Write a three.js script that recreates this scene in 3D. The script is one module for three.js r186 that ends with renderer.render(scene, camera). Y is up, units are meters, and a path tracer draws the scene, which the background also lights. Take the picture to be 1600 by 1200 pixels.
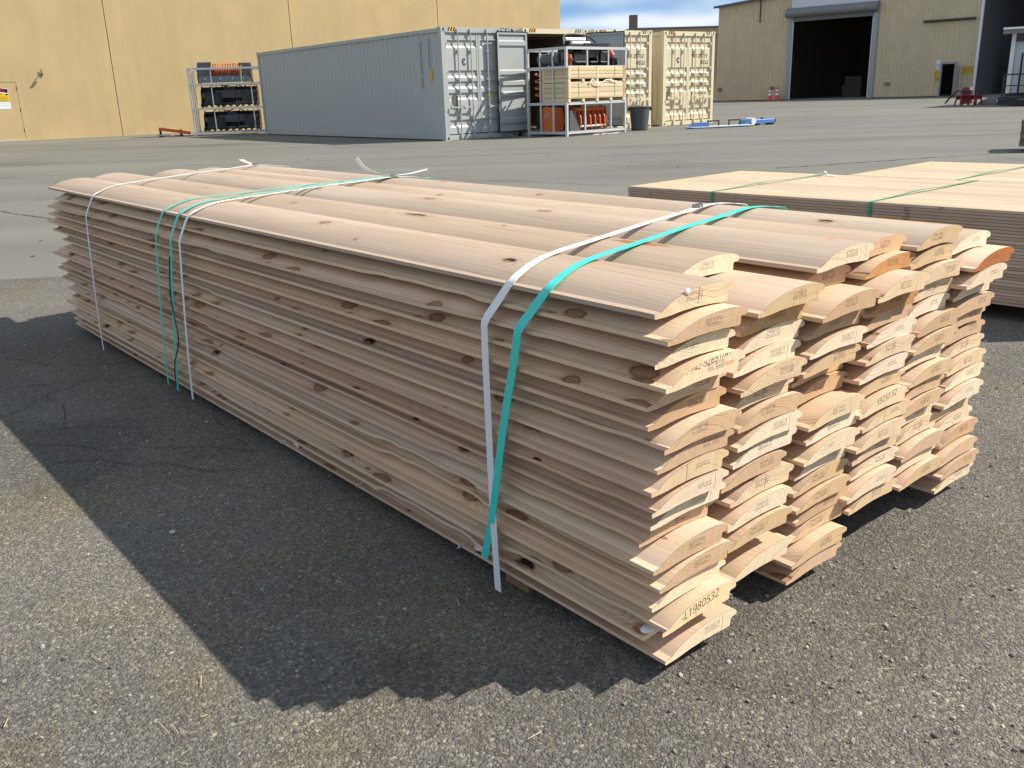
import * as THREE from 'three';
import { mergeGeometries } from 'three/addons/utils/BufferGeometryUtils.js';
import { RoundedBoxGeometry } from 'three/addons/geometries/RoundedBoxGeometry.js';

// ------------------------------------------------------------------ camera, sky, sun, exposure
const scene = new THREE.Scene();
const camera = new THREE.PerspectiveCamera(46.085, 4 / 3, 0.05, 600);
camera.position.set(0, 1.167, 0);
camera.rotation.order = 'YXZ';
camera.rotation.set(-0.3111, 0, -0.0335);
const renderer = new THREE.WebGLRenderer({ antialias: true });
renderer.setSize(1024, 768);
renderer.toneMapping = THREE.LinearToneMapping;
renderer.toneMappingExposure = 1.44;
renderer.shadowMap.enabled = true;

const SUN = new THREE.Vector3(0.722, 0.69, -0.03).normalize();
const sun = new THREE.DirectionalLight(new THREE.Color(1.0, 0.93, 0.82), 4.6);
sun.position.copy(SUN).multiplyScalar(90).add(new THREE.Vector3(5, 0, -30));
sun.target.position.set(5, 0, -30);
sun.castShadow = true;
Object.assign(sun.shadow.camera, { left: -60, right: 60, top: 60, bottom: -60, near: 1, far: 220 });
sun.shadow.mapSize.set(4096, 4096);
scene.add(sun, sun.target);

// ------------------------------------------------------------------ random, noise
function rng(seed) {
  let a = seed >>> 0;
  return () => {
    a = (a + 0x6d2b79f5) | 0;
    let t = Math.imul(a ^ (a >>> 15), 1 | a);
    t = (t + Math.imul(t ^ (t >>> 7), 61 | t)) ^ t;
    return ((t ^ (t >>> 14)) >>> 0) / 4294967296;
  };
}
const hash = (x, y) => {
  let h = Math.imul(x | 0, 374761393) + Math.imul(y | 0, 668265263);
  h = Math.imul(h ^ (h >>> 13), 1274126177);
  return ((h ^ (h >>> 16)) >>> 0) / 4294967296;
};
function noise(x, y) {
  const ix = Math.floor(x), iy = Math.floor(y), fx = x - ix, fy = y - iy;
  const u = fx * fx * (3 - 2 * fx), v = fy * fy * (3 - 2 * fy);
  const a = hash(ix, iy), b = hash(ix + 1, iy), c = hash(ix, iy + 1), d = hash(ix + 1, iy + 1);
  return a + (b - a) * u + (c - a) * v + (a - b - c + d) * u * v;
}
const fbm = (x, y, n = 4) => { let s = 0, a = 0.5, t = 0; for (let i = 0; i < n; i++) { s += a * noise(x, y); t += a; x = x * 2.03 + 17.1; y = y * 2.03 + 9.7; a *= 0.5; } return s / t; };
const clamp = (x, a = 0, b = 1) => Math.min(b, Math.max(a, x));
const sstep = (a, b, x) => { const t = clamp((x - a) / (b - a)); return t * t * (3 - 2 * t); };
const mix = (a, b, t) => a + (b - a) * t;
const R = rng(20240607);
const rr = (a, b) => a + (b - a) * R();

// ------------------------------------------------------------------ sky texture (air, thin high cloud; upper sky greyed to neutralise fill light)
{
  const W = 1024, H = 512, d = new Float32Array(W * H * 4);
  for (let j = 0; j < H; j++) {
    const el = ((j + 0.5) / H - 0.5) * Math.PI, y = Math.sin(el);
    for (let i = 0; i < W; i++) {
      const az = ((i + 0.5) / W - 0.5) * 2 * Math.PI, cx = Math.cos(az) * Math.cos(el), cz = Math.sin(az) * Math.cos(el);
      const h = Math.pow(clamp(1 - Math.max(0, y)), 3.2);
      let r = mix(0.205, 0.165, h), g = mix(0.265, 0.355, h), b = mix(0.365, 0.61, h);
      if (y > 0) {
        const k = 1 / (y + 0.12), c = fbm(cx * k * 1.3 + 3, cz * k * 4.2 + 8, 5), w = sstep(0.40, 0.76, c) * 0.8;
        r = mix(r, 0.82, w); g = mix(g, 0.81, w); b = mix(b, 0.79, w);
      } else { const t = clamp(-y * 8); r = mix(r, 0.14, t); g = mix(g, 0.13, t); b = mix(b, 0.115, t); }
      const o = (j * W + i) * 4; d[o] = r; d[o + 1] = g; d[o + 2] = b; d[o + 3] = 1;
    }
  }
  const t = new THREE.DataTexture(d, W, H, THREE.RGBAFormat, THREE.FloatType);
  t.mapping = THREE.EquirectangularReflectionMapping; t.magFilter = t.minFilter = THREE.LinearFilter; t.needsUpdate = true;
  scene.background = t; scene.environment = t;
}

// ------------------------------------------------------------------ helpers
const std = (color, roughness = 0.7, o = {}) => new THREE.MeshStandardMaterial({ color: new THREE.Color(...color), roughness, ...o });
const taken = new Map();
function numbered(n) { const k = taken.get(n) ?? 0; taken.set(n, k + 1); return k ? n + '_' + String(k).padStart(3, '0') : n; }
function tag(o, label, category, group, kind) {
  Object.assign(o.userData, { label, category }); if (group) o.userData.group = group; if (kind) o.userData.kind = kind; return o;
}
function thing(name, label, category, [x, y, z] = [0, 0, 0], turn = 0, group) {
  const g = new THREE.Group(); g.name = numbered(name); g.position.set(x, y, z); g.rotation.y = turn; scene.add(g); return tag(g, label, category, group);
}
function obj(name, geos, m, parent = scene) {
  const list = [].concat(geos).map((g) => { const q = g.index ? g.toNonIndexed() : g; for (const k of Object.keys(q.attributes)) if (!['position', 'normal', 'uv'].includes(k)) q.deleteAttribute(k); return q; });
  const g = list.length > 1 ? mergeGeometries(list) : list[0];
  const o = new THREE.Mesh(g, m); o.name = parent === scene ? numbered(name) : name; o.castShadow = o.receiveShadow = true; parent.add(o); return o;
}
function inst(name, geo, m, parent, pos, rot) { const o = new THREE.Mesh(geo, m); o.name = name; o.castShadow = o.receiveShadow = true; if (pos) o.position.set(...pos); if (rot) o.rotation.set(...rot); parent.add(o); return o; }
const box = (w, h, d, x = 0, y = 0, z = 0) => new THREE.BoxGeometry(w, h, d).translate(x, y, z);
const rbox = (w, h, d, r, x = 0, y = 0, z = 0) => new RoundedBoxGeometry(w, h, d, 2, r).translate(x, y, z);
const V3 = (x, y, z) => new THREE.Vector3(x, y, z);
function bar(a, b, t, t2 = t) { // square bar from a to b
  const A = V3(...a), B = V3(...b), L = A.distanceTo(B), g = new THREE.BoxGeometry(t, L, t2);
  g.applyQuaternion(new THREE.Quaternion().setFromUnitVectors(V3(0, 1, 0), B.clone().sub(A).normalize()));
  return g.translate((a[0] + b[0]) / 2, (a[1] + b[1]) / 2, (a[2] + b[2]) / 2);
}
function rod(a, b, r, r2 = r, n = 12) {
  const A = V3(...a), B = V3(...b), L = A.distanceTo(B), g = new THREE.CylinderGeometry(r2, r, L, n);
  g.applyQuaternion(new THREE.Quaternion().setFromUnitVectors(V3(0, 1, 0), B.clone().sub(A).normalize()));
  return g.translate((a[0] + b[0]) / 2, (a[1] + b[1]) / 2, (a[2] + b[2]) / 2);
}
function plate(pts, t, z = 0) { // polygon in xy, thickness t along z
  const s = new THREE.Shape(pts.map((p) => new THREE.Vector2(...p)));
  return new THREE.ExtrudeGeometry(s, { depth: t, bevelEnabled: false }).translate(0, 0, z);
}
function tube(pts, r, n = 40, radial = 8) { return new THREE.TubeGeometry(new THREE.CatmullRomCurve3(pts.map((p) => V3(...p))), n, r, radial); }
function quads(out, faces) { // faces: arrays of 4 points (ccw), flat
  const p = [], uv = [];
  for (const f of faces) for (const k of [0, 1, 2, 0, 2, 3]) { p.push(...f[k]); uv.push(0, 0); }
  const g = new THREE.BufferGeometry(); g.setAttribute('position', new THREE.Float32BufferAttribute(p, 3)); g.setAttribute('uv', new THREE.Float32BufferAttribute(uv, 2)); g.computeVertexNormals(); return g;
}
function ribbon(pts, width, thick, wdir, n = 80) { // flat strap with thickness, swept along pts
  const c = new THREE.CatmullRomCurve3(pts.map((p) => V3(...p)), false, 'centripetal'), F = [], ring = [], D = V3(...wdir);
  for (let i = 0; i <= n; i++) {
    const P = c.getPoint(i / n), T = c.getTangent(i / n), W = D.clone().addScaledVector(T, -D.dot(T)).normalize(), N = T.clone().cross(W).normalize();
    ring.push([[1, 1], [-1, 1], [-1, -1], [1, -1]].map(([a, b]) => P.clone().addScaledVector(W, a * width / 2).addScaledVector(N, b * thick / 2).toArray()));
  }
  for (let i = 0; i < n; i++) for (let k = 0; k < 4; k++) { const l = (k + 1) % 4; F.push([ring[i][k], ring[i][l], ring[i + 1][l], ring[i + 1][k]]); }
  F.push(ring[0].slice().reverse(), ring[n]);
  return quads(null, F);
}
function dataTex(W, H, fn, srgb = true) {
  const d = new Uint8Array(W * H * 4);
  for (let j = 0; j < H; j++) for (let i = 0; i < W; i++) { const c = fn(i, j), o = (j * W + i) * 4; d[o] = clamp(c[0]) * 255; d[o + 1] = clamp(c[1]) * 255; d[o + 2] = clamp(c[2]) * 255; d[o + 3] = 255; }
  const t = new THREE.DataTexture(d, W, H); finish(t, srgb); return t;
}
function finish(t, srgb) { t.wrapS = t.wrapT = THREE.RepeatWrapping; t.magFilter = THREE.LinearFilter; t.minFilter = THREE.LinearMipmapLinearFilter; if (srgb) t.colorSpace = THREE.SRGBColorSpace; t.needsUpdate = true; return t; }
function canvasTex(w, h, draw) { const c = document.createElement('canvas'); c.width = w; c.height = h; const x = c.getContext('2d'); draw(x, w, h); const t = new THREE.CanvasTexture(c); t.colorSpace = THREE.SRGBColorSpace; t.magFilter = THREE.LinearFilter; return t; }

// ------------------------------------------------------------------ ground
// stones splatted one by one into a colour and a height buffer, wrapped at the edges
function aggregate(N, seed, count, rmin, rmax, tones, binder, contrast, pw = 6) {
  const r = rng(seed), col = new Float32Array(N * N * 3), hgt = new Float32Array(N * N);
  for (let j = 0; j < N; j++) for (let i = 0; i < N; i++) {
    const o = j * N + i, q = hash(i, j + seed) * 0.5 + hash(i >> 1, (j >> 1) + seed * 3) * 0.5, k = 0.75 + 0.5 * q;
    col[o * 3] = binder[0] * k; col[o * 3 + 1] = binder[1] * k; col[o * 3 + 2] = binder[2] * k; hgt[o] = 0.18 * q;
  }
  for (let s = 0; s < count; s++) {
    const cx = r() * N, cy = r() * N, a = rmin + (rmax - rmin) * Math.pow(r(), pw), b = a * (0.55 + 0.45 * r()), th = r() * 3.14, c = Math.cos(th), sn = Math.sin(th);
    const tone = tones[Math.floor(r() * tones.length)], br = 1 + (r() - 0.5) * contrast, top = 0.35 + 0.65 * r(), jag = r() * 6.28;
    for (let y = Math.floor(-a); y <= a; y++) for (let x = Math.floor(-a); x <= a; x++) {
      const u = (x * c + y * sn) / a, v = (-x * sn + y * c) / b, q = u * u + v * v + 0.25 * Math.sin(3 * Math.atan2(v, u) + jag) * (u * u + v * v);
      if (q > 1) continue;
      const o = ((Math.floor(cy + y) + N) % N) * N + ((Math.floor(cx + x) + N) % N), m = q > 0.75 ? 0.55 : 0.92, hh = top * Math.sqrt(1 - q * 0.9);
      for (let k = 0; k < 3; k++) col[o * 3 + k] = mix(col[o * 3 + k], tone[k] * br, m);
      hgt[o] = Math.max(hgt[o] * 0.6, hh);
    }
  }
  const cd = new Uint8Array(N * N * 4), hd = new Uint8Array(N * N * 4);
  for (let o = 0; o < N * N; o++) {
    for (let k = 0; k < 3; k++) cd[o * 4 + k] = clamp(Math.pow(clamp(col[o * 3 + k]), 1 / 2.2)) * 255;
    cd[o * 4 + 3] = 255; hd[o * 4] = hd[o * 4 + 1] = hd[o * 4 + 2] = clamp(hgt[o]) * 255; hd[o * 4 + 3] = 255;
  }
  return [finish(new THREE.DataTexture(cd, N, N), true), finish(new THREE.DataTexture(hd, N, N), false)];
}
const stoneTones = [[0.225, 0.207, 0.175], [0.27, 0.248, 0.21], [0.185, 0.172, 0.15], [0.31, 0.287, 0.245], [0.14, 0.132, 0.12], [0.24, 0.21, 0.165], [0.205, 0.193, 0.168], [0.235, 0.22, 0.19], [0.095, 0.091, 0.086], [0.21, 0.196, 0.167], [0.22, 0.203, 0.17], [0.26, 0.238, 0.20], [0.17, 0.161, 0.144], [0.38, 0.355, 0.305]];
function groundSheet(name, xs, zs, y, tile, maps, bump, tint, rough) {
  const p = [], uv = [], col = [], idx = [];
  for (const z of zs) for (const x of xs) { p.push(x, y, z); uv.push(x / tile, z / tile); col.push(...tint(x, z)); }
  const n = xs.length;
  for (let j = 0; j < zs.length - 1; j++) for (let i = 0; i < n - 1; i++) { const a = j * n + i; idx.push(a, a + n, a + 1, a + 1, a + n, a + n + 1); }
  const g = new THREE.BufferGeometry();
  g.setAttribute('position', new THREE.Float32BufferAttribute(p, 3)); g.setAttribute('uv', new THREE.Float32BufferAttribute(uv, 2)); g.setAttribute('color', new THREE.Float32BufferAttribute(col, 3)); g.setIndex(idx); g.computeVertexNormals();
  if (g.attributes.normal.getY(0) < 0) { g.index.array.reverse(); g.computeVertexNormals(); }
  const m = new THREE.MeshStandardMaterial({ map: maps[0], bumpMap: maps[1], bumpScale: bump, vertexColors: true, roughness: rough, color: 0xffffff });
  const o = new THREE.Mesh(g, m); o.name = name; o.receiveShadow = true; scene.add(o); o.userData.kind = 'structure'; return o;
}
const lin = (a, b, n) => Array.from({ length: n + 1 }, (_, i) => a + (b - a) * i / n);
const coarse = aggregate(2048, 11, 300000, 1.1, 10.0, stoneTones, [0.165, 0.151, 0.126], 0.55);
const smooth = aggregate(1024, 23, 30000, 1.2, 4.0, [[0.19, 0.187, 0.168], [0.22, 0.214, 0.19], [0.16, 0.157, 0.142], [0.25, 0.243, 0.216], [0.125, 0.123, 0.113]], [0.18, 0.176, 0.157], 0.3);
// far pavement: long rolled streaks and stains
const far = [...lin(-260, -44, 24), ...lin(-40, 40, 200), ...lin(44, 260, 24)], farZ = [...lin(30, -6, 12), ...lin(-6.4, -60, 220), ...lin(-62, -420, 40)];
groundSheet('ground', far, farZ, 0, 1.7, smooth, 0.0012, (x, z) => {
  const s = fbm(x * 0.12 + 5, z * 0.9 + 3, 4), q = fbm(x * 0.5 + 50, z * 0.5, 4), st = sstep(0.62, 0.72, fbm(x * 0.35 + 9, z * 1.6 + 40, 3));
  const k = 0.74 + 0.34 * s + 0.16 * (q - 0.5) - 0.16 * st; return [k * 1.01, k, k * 0.96];
}, 0.92);
// rough old asphalt under the lumber
const nearX = [...lin(-16, -4, 60), ...lin(-3.9, 4.5, 170), ...lin(4.6, 18, 60)], nearZ = [...lin(4, -0.4, 14), ...lin(-0.45, -4.5, 90), ...lin(-4.6, -6.5, 32)];
const edgeJit = (x) => 0.05 * (fbm(x * 1.4, 3) - 0.5) + 0.02 * (fbm(x * 9, 7) - 0.5);
const nearGround = groundSheet('rough_asphalt', nearX, nearZ, 0.005, 1.25, coarse, 0.0055, (x, z) => {
  const a = fbm(x * 0.9 + 7, z * 0.9 + 2, 4), b = sstep(0.58, 0.70, fbm(x * 2.1 + 31, z * 2.1 + 11, 4)), c = fbm(x * 5 + 3, z * 5, 3);
  const oil = sstep(0.66, 0.74, fbm(x * 1.3 + 60, z * 1.3 + 21, 4)), k = (0.80 + 0.55 * (a - 0.5) + 0.22 * (c - 0.5)) * (1 - 0.2 * oil); // dusty brown patches in b
  return [k * (1 + 0.05 * b), k * (1 + 0.0 * b), k * (1 - 0.13 * b)];
}, 0.95);
{ // the ragged far edge of the rough asphalt turns slightly
  const p = nearGround.geometry.attributes.position;
  for (let i = 0; i < p.count; i++) { const x = p.getX(i), z = p.getZ(i), t = clamp((-z - 4.6) / 1.9); p.setZ(i, z + t * (edgeJit(x) - 0.12 * (x + 3.5))); }
}
// cracks and paving joints, dirt-filled grooves
{
  const F = [], r = rng(5);
  const crack = (x0, z0, x1, z1, w, y, wob) => {
    const L = Math.hypot(x1 - x0, z1 - z0), n = Math.max(4, Math.ceil(L / 0.06)), nx = -(z1 - z0) / L, nz = (x1 - x0) / L; let prev;
    const ph = r() * 100;
    for (let i = 0; i <= n; i++) {
      const t = i / n, o = (fbm(t * L * 2.2 + ph, 1, 4) - 0.5) * wob, ww = w * (0.35 + 1.1 * noise(t * L * 9 + ph, 5)), x = x0 + (x1 - x0) * t + nx * o, z = z0 + (z1 - z0) * t + nz * o;
      const cur = [[x - nx * ww / 2, y, z - nz * ww / 2], [x + nx * ww / 2, y, z + nz * ww / 2]];
      if (prev) F.push([prev[0], prev[1], cur[1], cur[0]]);
      prev = cur;
    }
  };
  const y = 0.0095;
  for (const a of [[-3.4, -3.6, -1.2, -3.9], [-3.0, -3.0, -1.5, -3.25], [-2.2, -3.0, -1.6, -4.4], [-1.9, -3.1, -0.9, -2.95], [-2.8, -4.3, -1.5, -4.0], [-1.5, -3.4, -1.0, -4.2], [-1.6, -2.85, -0.9, -2.75], [-2.4, -3.5, -2.3, -2.95], [-1.25, -3.5, -0.95, -3.0], [-2.0, -3.7, -1.75, -3.2]]) crack(a[0], a[1], a[2], a[3], 0.0032, y, 0.30);
  obj('asphalt_crack', quads(null, F.splice(0)), std([0.055, 0.05, 0.042], 1)).userData.kind = 'structure';
  crack(-10.3, -14.9, -4.2, -9.4, 0.018, 0.005, 0.10); crack(-4.2, -9.4, -3.0, -8.3, 0.016, 0.005, 0.08);
  crack(-1.8, -14.4, 3.2, -10.3, 0.014, 0.005, 0.10);
  for (const a of [[-20, -26, -6, -28.5], [-16, -20, -10, -20.6], [6, -40, 24, -44], [10, -33, 22, -35], [14, -52, 26, -50], [2, -20, 8, -21], [4, -13.5, 9.5, -15.4], [10, -24, 19, -25]]) crack(a[0], a[1], a[2], a[3], 0.035, 0.005, 0.3);
  obj('paving_joint', quads(null, F.splice(0)), std([0.06, 0.058, 0.054], 1)).userData.kind = 'structure';
}

// ------------------------------------------------------------------ wood
const TL = 4.3, TW = 0.30; // texture covers this many metres
function woodTex(seed, knots, marks = [], base = [0.80, 0.655, 0.535], W = 2048, H = 240) {
  return dataTex(W, H, (i, j) => {
    const z = (i + 0.5) / W * TL, t = (j + 0.5) / H * TW, s = seed * 13.7;
    let r = 0;
    const c0 = 0.12 + 0.16 * (noise(z * 0.3 + s, 2) - 0.5), d = 0.012 + 0.075 * noise(z * 0.42 + s, 8);
    let push = 0, dark = 0, core = 0, hole = 0, halo = 0;
    for (const [kz, kt, a, b, deep] of knots) {
      const qx = (z - kz) / a, qy = (t - kt) / b, q = Math.sqrt(qx * qx + qy * qy) + 0.12 * (noise(z * 160, t * 200) - 0.5);
      if (q > 7) continue;
      push += 0.026 * Math.exp(-q * q * 0.16) * (b / 0.012);
      halo = Math.max(halo, Math.exp(-q * q * 0.35));
      dark = Math.max(dark, Math.exp(-(((q - 0.95) / 0.16) ** 2)) * (0.6 + 0.4 * noise(z * 70 + s, t * 70)));
      if (q < 1.05) core = Math.max(core, (1 - sstep(0.8, 1.05, q)) * (0.8 + 0.2 * Math.sin(q * 22)));
      if (deep && qy > -0.25 + 0.5 * (noise(z * 60 + s, 3) - 0.5) && q < 0.85 + 0.4 * (noise(z * 90 + s, t * 90) - 0.5)) hole = 1;
    }
    r = Math.sqrt((t - c0) * (t - c0) + d * d) + push + 0.003 * (noise(z * 1.7 + s, t * 24) - 0.5) + 0.0012 * (noise(z * 7 + s, t * 60) - 0.5);
    const f = r / 0.0088 + 1.6 * (fbm(z * 0.7 + s, t * 30 + 5, 3) - 0.5), fr = f - Math.floor(f), late = Math.pow(fr, 2.6) * (fr > 0.93 ? 1 - (fr - 0.93) / 0.07 : 1);
    const amp = (0.022 + 0.085 * noise(Math.floor(f) * 3.1, s)) * (1 + 3.0 * halo) * (0.5 + noise(z * 0.8 + s, t * 14));
    const fib = (noise(z * 9 + s, t * 1400) - 0.5) * 0.035 + (noise(z * 2 + s, t * 300) - 0.5) * 0.03, blot = (fbm(z * 1.3 + s, t * 11 + s, 4) - 0.5) * 0.24;
    const k = 1 - amp * late + fib + blot * 0.6 - 0.05 * halo;
    let cr = base[0] * k, cg = base[1] * (k - amp * late * 0.35 - 0.04 * halo + blot * 0.1), cb = base[2] * (k - amp * late * 0.6 - 0.09 * halo + blot * 0.3);
    if (core > 0) { cr = mix(cr, 0.585, core * 0.8); cg = mix(cg, 0.425, core * 0.8); cb = mix(cb, 0.325, core * 0.8); }
    if (dark > 0.02) { const w = clamp(dark) * 0.75; cr = mix(cr, 0.36, w); cg = mix(cg, 0.22, w); cb = mix(cb, 0.15, w); }
    if (hole) { cr = 0.10; cg = 0.065; cb = 0.05; }
    for (const [mz, mt, a, b, c, w] of marks) {
      const q = Math.hypot((z - mz) / a, (t - mt) / b) + 0.9 * (fbm(z * 9 + mz * 7, t * 70, 4) - 0.5);
      const m = w * (1 - sstep(0.75, 1.0, q)); cr = mix(cr, c[0], m); cg = mix(cg, c[1], m); cb = mix(cb, c[2], m);
    }
    return [cr, cg, cb];
  });
}
function rk(r, n, z0 = 0.2, z1 = 4.1) { // n random knots of mixed size
  return Array.from({ length: n }, () => { const a = 0.005 + 0.019 * Math.pow(r(), 1.6); return [z0 + (z1 - z0) * r(), 0.005 + 0.23 * Math.pow(r(), 1.9), a * (1.2 + 0.7 * r()), a * (0.55 + 0.3 * r()), r() < 0.3]; });
}
const kr = rng(77);
const bases = [[0.85, 0.75, 0.645], [0.84, 0.725, 0.615], [0.86, 0.775, 0.67], [0.82, 0.705, 0.60], [0.855, 0.755, 0.64], [0.83, 0.725, 0.625], [0.865, 0.775, 0.655], [0.81, 0.705, 0.61], [0.845, 0.735, 0.625], [0.835, 0.745, 0.64]];  // side boards paler than the top ones, lifting the shaded side by colour
const woodTextures = bases.map((b, i) => woodTex(i + 1, rk(kr, 14 + (i % 4) * 4), [], b));
const amber = [0.66, 0.37, 0.17], stain = [0.60, 0.40, 0.22], orange = [0.95, 0.42, 0.20];
const topTextures = [  // top boards kept darker and greyer to offset the strong sun on them
  woodTex(41, [[1.444, 0.13, 0.024, 0.013, 0], [1.733, 0.235, 0.018, 0.006, 1], [0.518, 0.095, 0.020, 0.011, 1], [2.55, 0.12, 0.008, 0.004, 0], [3.2, 0.16, 0.01, 0.005, 0], [1.15, 0.06, 0.006, 0.004, 0]], [[0.29, 0.17, 0.05, 0.008, [0.80, 0.60, 0.35], 0.7]], [0.72, 0.643, 0.566]),
  woodTex(42, [[1.167, 0.155, 0.045, 0.013, 1], [1.9, 0.1, 0.012, 0.007, 0], [0.75, 0.17, 0.01, 0.006, 0], [2.8, 0.13, 0.012, 0.006, 0], [0.42, 0.18, 0.006, 0.005, 1]], [[0.25, 0.18, 0.10, 0.022, stain, 0.9], [0.14, 0.22, 0.14, 0.006, orange, 0.5]], [0.715, 0.638, 0.556]),
  woodTex(43, [[1.651, 0.14, 0.030, 0.012, 0], [1.039, 0.145, 0.026, 0.012, 0], [2.4, 0.1, 0.014, 0.008, 0], [3.3, 0.15, 0.012, 0.006, 0], [0.5, 0.05, 0.006, 0.004, 0]], [[0.085, 0.20, 0.012, 0.018, orange, 0.95], [0.12, 0.22, 0.07, 0.006, orange, 0.7]], [0.713, 0.643, 0.568]),
  woodTex(44, [[2.62, 0.14, 0.03, 0.01, 1], [1.8, 0.1, 0.012, 0.008, 0], [0.9, 0.2, 0.01, 0.006, 0]], [], [0.735, 0.653, 0.568]),
  woodTex(45, [[0.31, 0.10, 0.022, 0.010, 1], [1.5, 0.1, 0.014, 0.008, 0], [2.2, 0.16, 0.018, 0.008, 0], [3.4, 0.12, 0.012, 0.006, 0]], [[0.10, 0.20, 0.17, 0.020, [0.72, 0.54, 0.30], 0.85], [0.25, 0.235, 0.05, 0.006, orange, 0.6]], [0.717, 0.65, 0.575]),
  woodTex(46, [[0.5, 0.10, 0.014, 0.008, 0], [1.6, 0.14, 0.014, 0.008, 0], [4.0, 0.12, 0.05, 0.02, 0]], [[4.02, 0.16, 0.12, 0.05, [0.62, 0.42, 0.22], 0.8]], [0.74, 0.662, 0.575]),
];
const tints = [[1, 1, 1], [0.96, 0.93, 0.90], [1, 0.98, 0.94], [0.94, 0.91, 0.89], [1, 0.96, 0.915]];
const woodMats = woodTextures.map((t) => tints.map((c) => std(c, 0.72, { map: t })));
const topMats = topTextures.map((t) => std([1, 1, 1], 0.68, { map: t }));

// cross-section of the log siding: thin lap lip on the left, round face, nose and rabbet on the right
const BW = 0.2345;
const faceRun = [[0, 0.0105], [0.019, 0.0112], [0.028, 0.0172], [0.040, 0.0236], [0.055, 0.0298], [0.073, 0.0354], [0.094, 0.0402], [0.117, 0.0437], [0.141, 0.0457], [0.166, 0.0462], [0.190, 0.0452], [0.210, 0.0425], [0.224, 0.0385], [0.2325, 0.033], [0.2345, 0.0275], [0.2325, 0.0228]];
const underRun = [[0.2325, 0.0228], [0.2155, 0.0215], [0.2135, 0.0195], [0.2125, 0.004], [0.2105, 0.0018], [0.19, 0.0022], [0.165, 0.0040], [0.12, 0.0056], [0.075, 0.0040], [0.05, 0.0014], [0.03, 0.0], [0.0015, 0.0], [0, 0.0015], [0, 0.0105]];
function boardGeo(seed, L, chip, uOff) {
  const r = rng(seed), n = chip ? 110 : 34, P = [], U = [], N = [], idx = [], bow = (r() - 0.5) * 0.008, ph = r() * 50;
  const bend = (z) => { const t = -z / L; return bow * 4 * t * (1 - t); };
  const chipAt = (z) => { if (!chip) return 0; const a = sstep(0.56, 0.66, fbm(-z * 1.5 + ph, 4, 3)); return a * (0.006 + 0.016 * fbm(-z * 14 + ph, 9, 3)); };
  const strip = (run, smoothed, t0) => {
    const nr = run.map((p, i) => { // outward normals of the run
      const a = run[Math.max(0, i - 1)], b = run[Math.min(run.length - 1, i + 1)], dx = b[0] - a[0], dy = b[1] - a[1], l = Math.hypot(dx, dy); return [-dy / l, dx / l];
    });
    let t = t0; const ts = run.map((p, i) => { if (i) t += Math.hypot(p[0] - run[i - 1][0], p[1] - run[i - 1][1]); return t; });
    const put = (i, nn, z) => { const lipped = run[i][0] < 0.02 ? chipAt(z) * (1 - run[i][0] / 0.02) : 0; P.push(run[i][0] + bend(z) + lipped, run[i][1], z); N.push(nn[0], nn[1], 0); U.push(-z / TL + uOff, ts[i] / TW); };
    for (let i = 0; i < run.length - 1; i++) {
      const dx = run[i + 1][0] - run[i][0], dy = run[i + 1][1] - run[i][1], l = Math.hypot(dx, dy), fl = [-dy / l, dx / l], b0 = P.length / 3;
      for (let k = 0; k <= n; k++) { const z = -L * k / n; put(i, smoothed ? nr[i] : fl, z); put(i + 1, smoothed ? nr[i + 1] : fl, z); }
      for (let k = 0; k < n; k++) { const a = b0 + 2 * k; idx.push(a, a + 1, a + 2, a + 1, a + 3, a + 2); }
    }
  };
  strip(faceRun.slice(0, 2), false, 0); strip(faceRun.slice(1), true, 0.019); strip(underRun, false, 0.0);
  // far end cap
  const sh = new THREE.Shape([...faceRun, ...underRun.slice(1, -1)].reverse().map((p) => new THREE.Vector2(...p))), cap = new THREE.ShapeGeometry(sh), cp = cap.attributes.position, b0 = P.length / 3;
  for (let i = 0; i < cp.count; i++) { P.push(cp.getX(i), cp.getY(i), -L); N.push(0, 0, -1); U.push(0.5 + cp.getX(i) * 0.1, cp.getY(i)); }
  const ci = cap.index.array; for (let i = 0; i < ci.length; i += 3) idx.push(b0 + ci[i], b0 + ci[i + 2], b0 + ci[i + 1]);
  const g = new THREE.BufferGeometry();
  g.setAttribute('position', new THREE.Float32BufferAttribute(P, 3)); g.setAttribute('normal', new THREE.Float32BufferAttribute(N, 3)); g.setAttribute('uv', new THREE.Float32BufferAttribute(U, 2)); g.setIndex(idx);
  return g;
}
const boardVariants = Array.from({ length: 9 }, (_, i) => boardGeo(100 + i, 4.16 + 0.025 * ((i * 4) % 9 - 4), i % 2 === 1, i * 0.371));
const topBoardGeo = boardGeo(300, 4.2, false, 0);
const capGeo = (() => {
  const g = new THREE.ShapeGeometry(new THREE.Shape([...faceRun, ...underRun.slice(1, -1)].reverse().map((p) => new THREE.Vector2(...p)))), p = g.attributes.position, uv = [];
  for (let i = 0; i < p.count; i++) uv.push(p.getX(i) / 0.24, p.getY(i) / 0.05);
  g.setAttribute('uv', new THREE.Float32BufferAttribute(uv, 2)); return g;
})();
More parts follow.
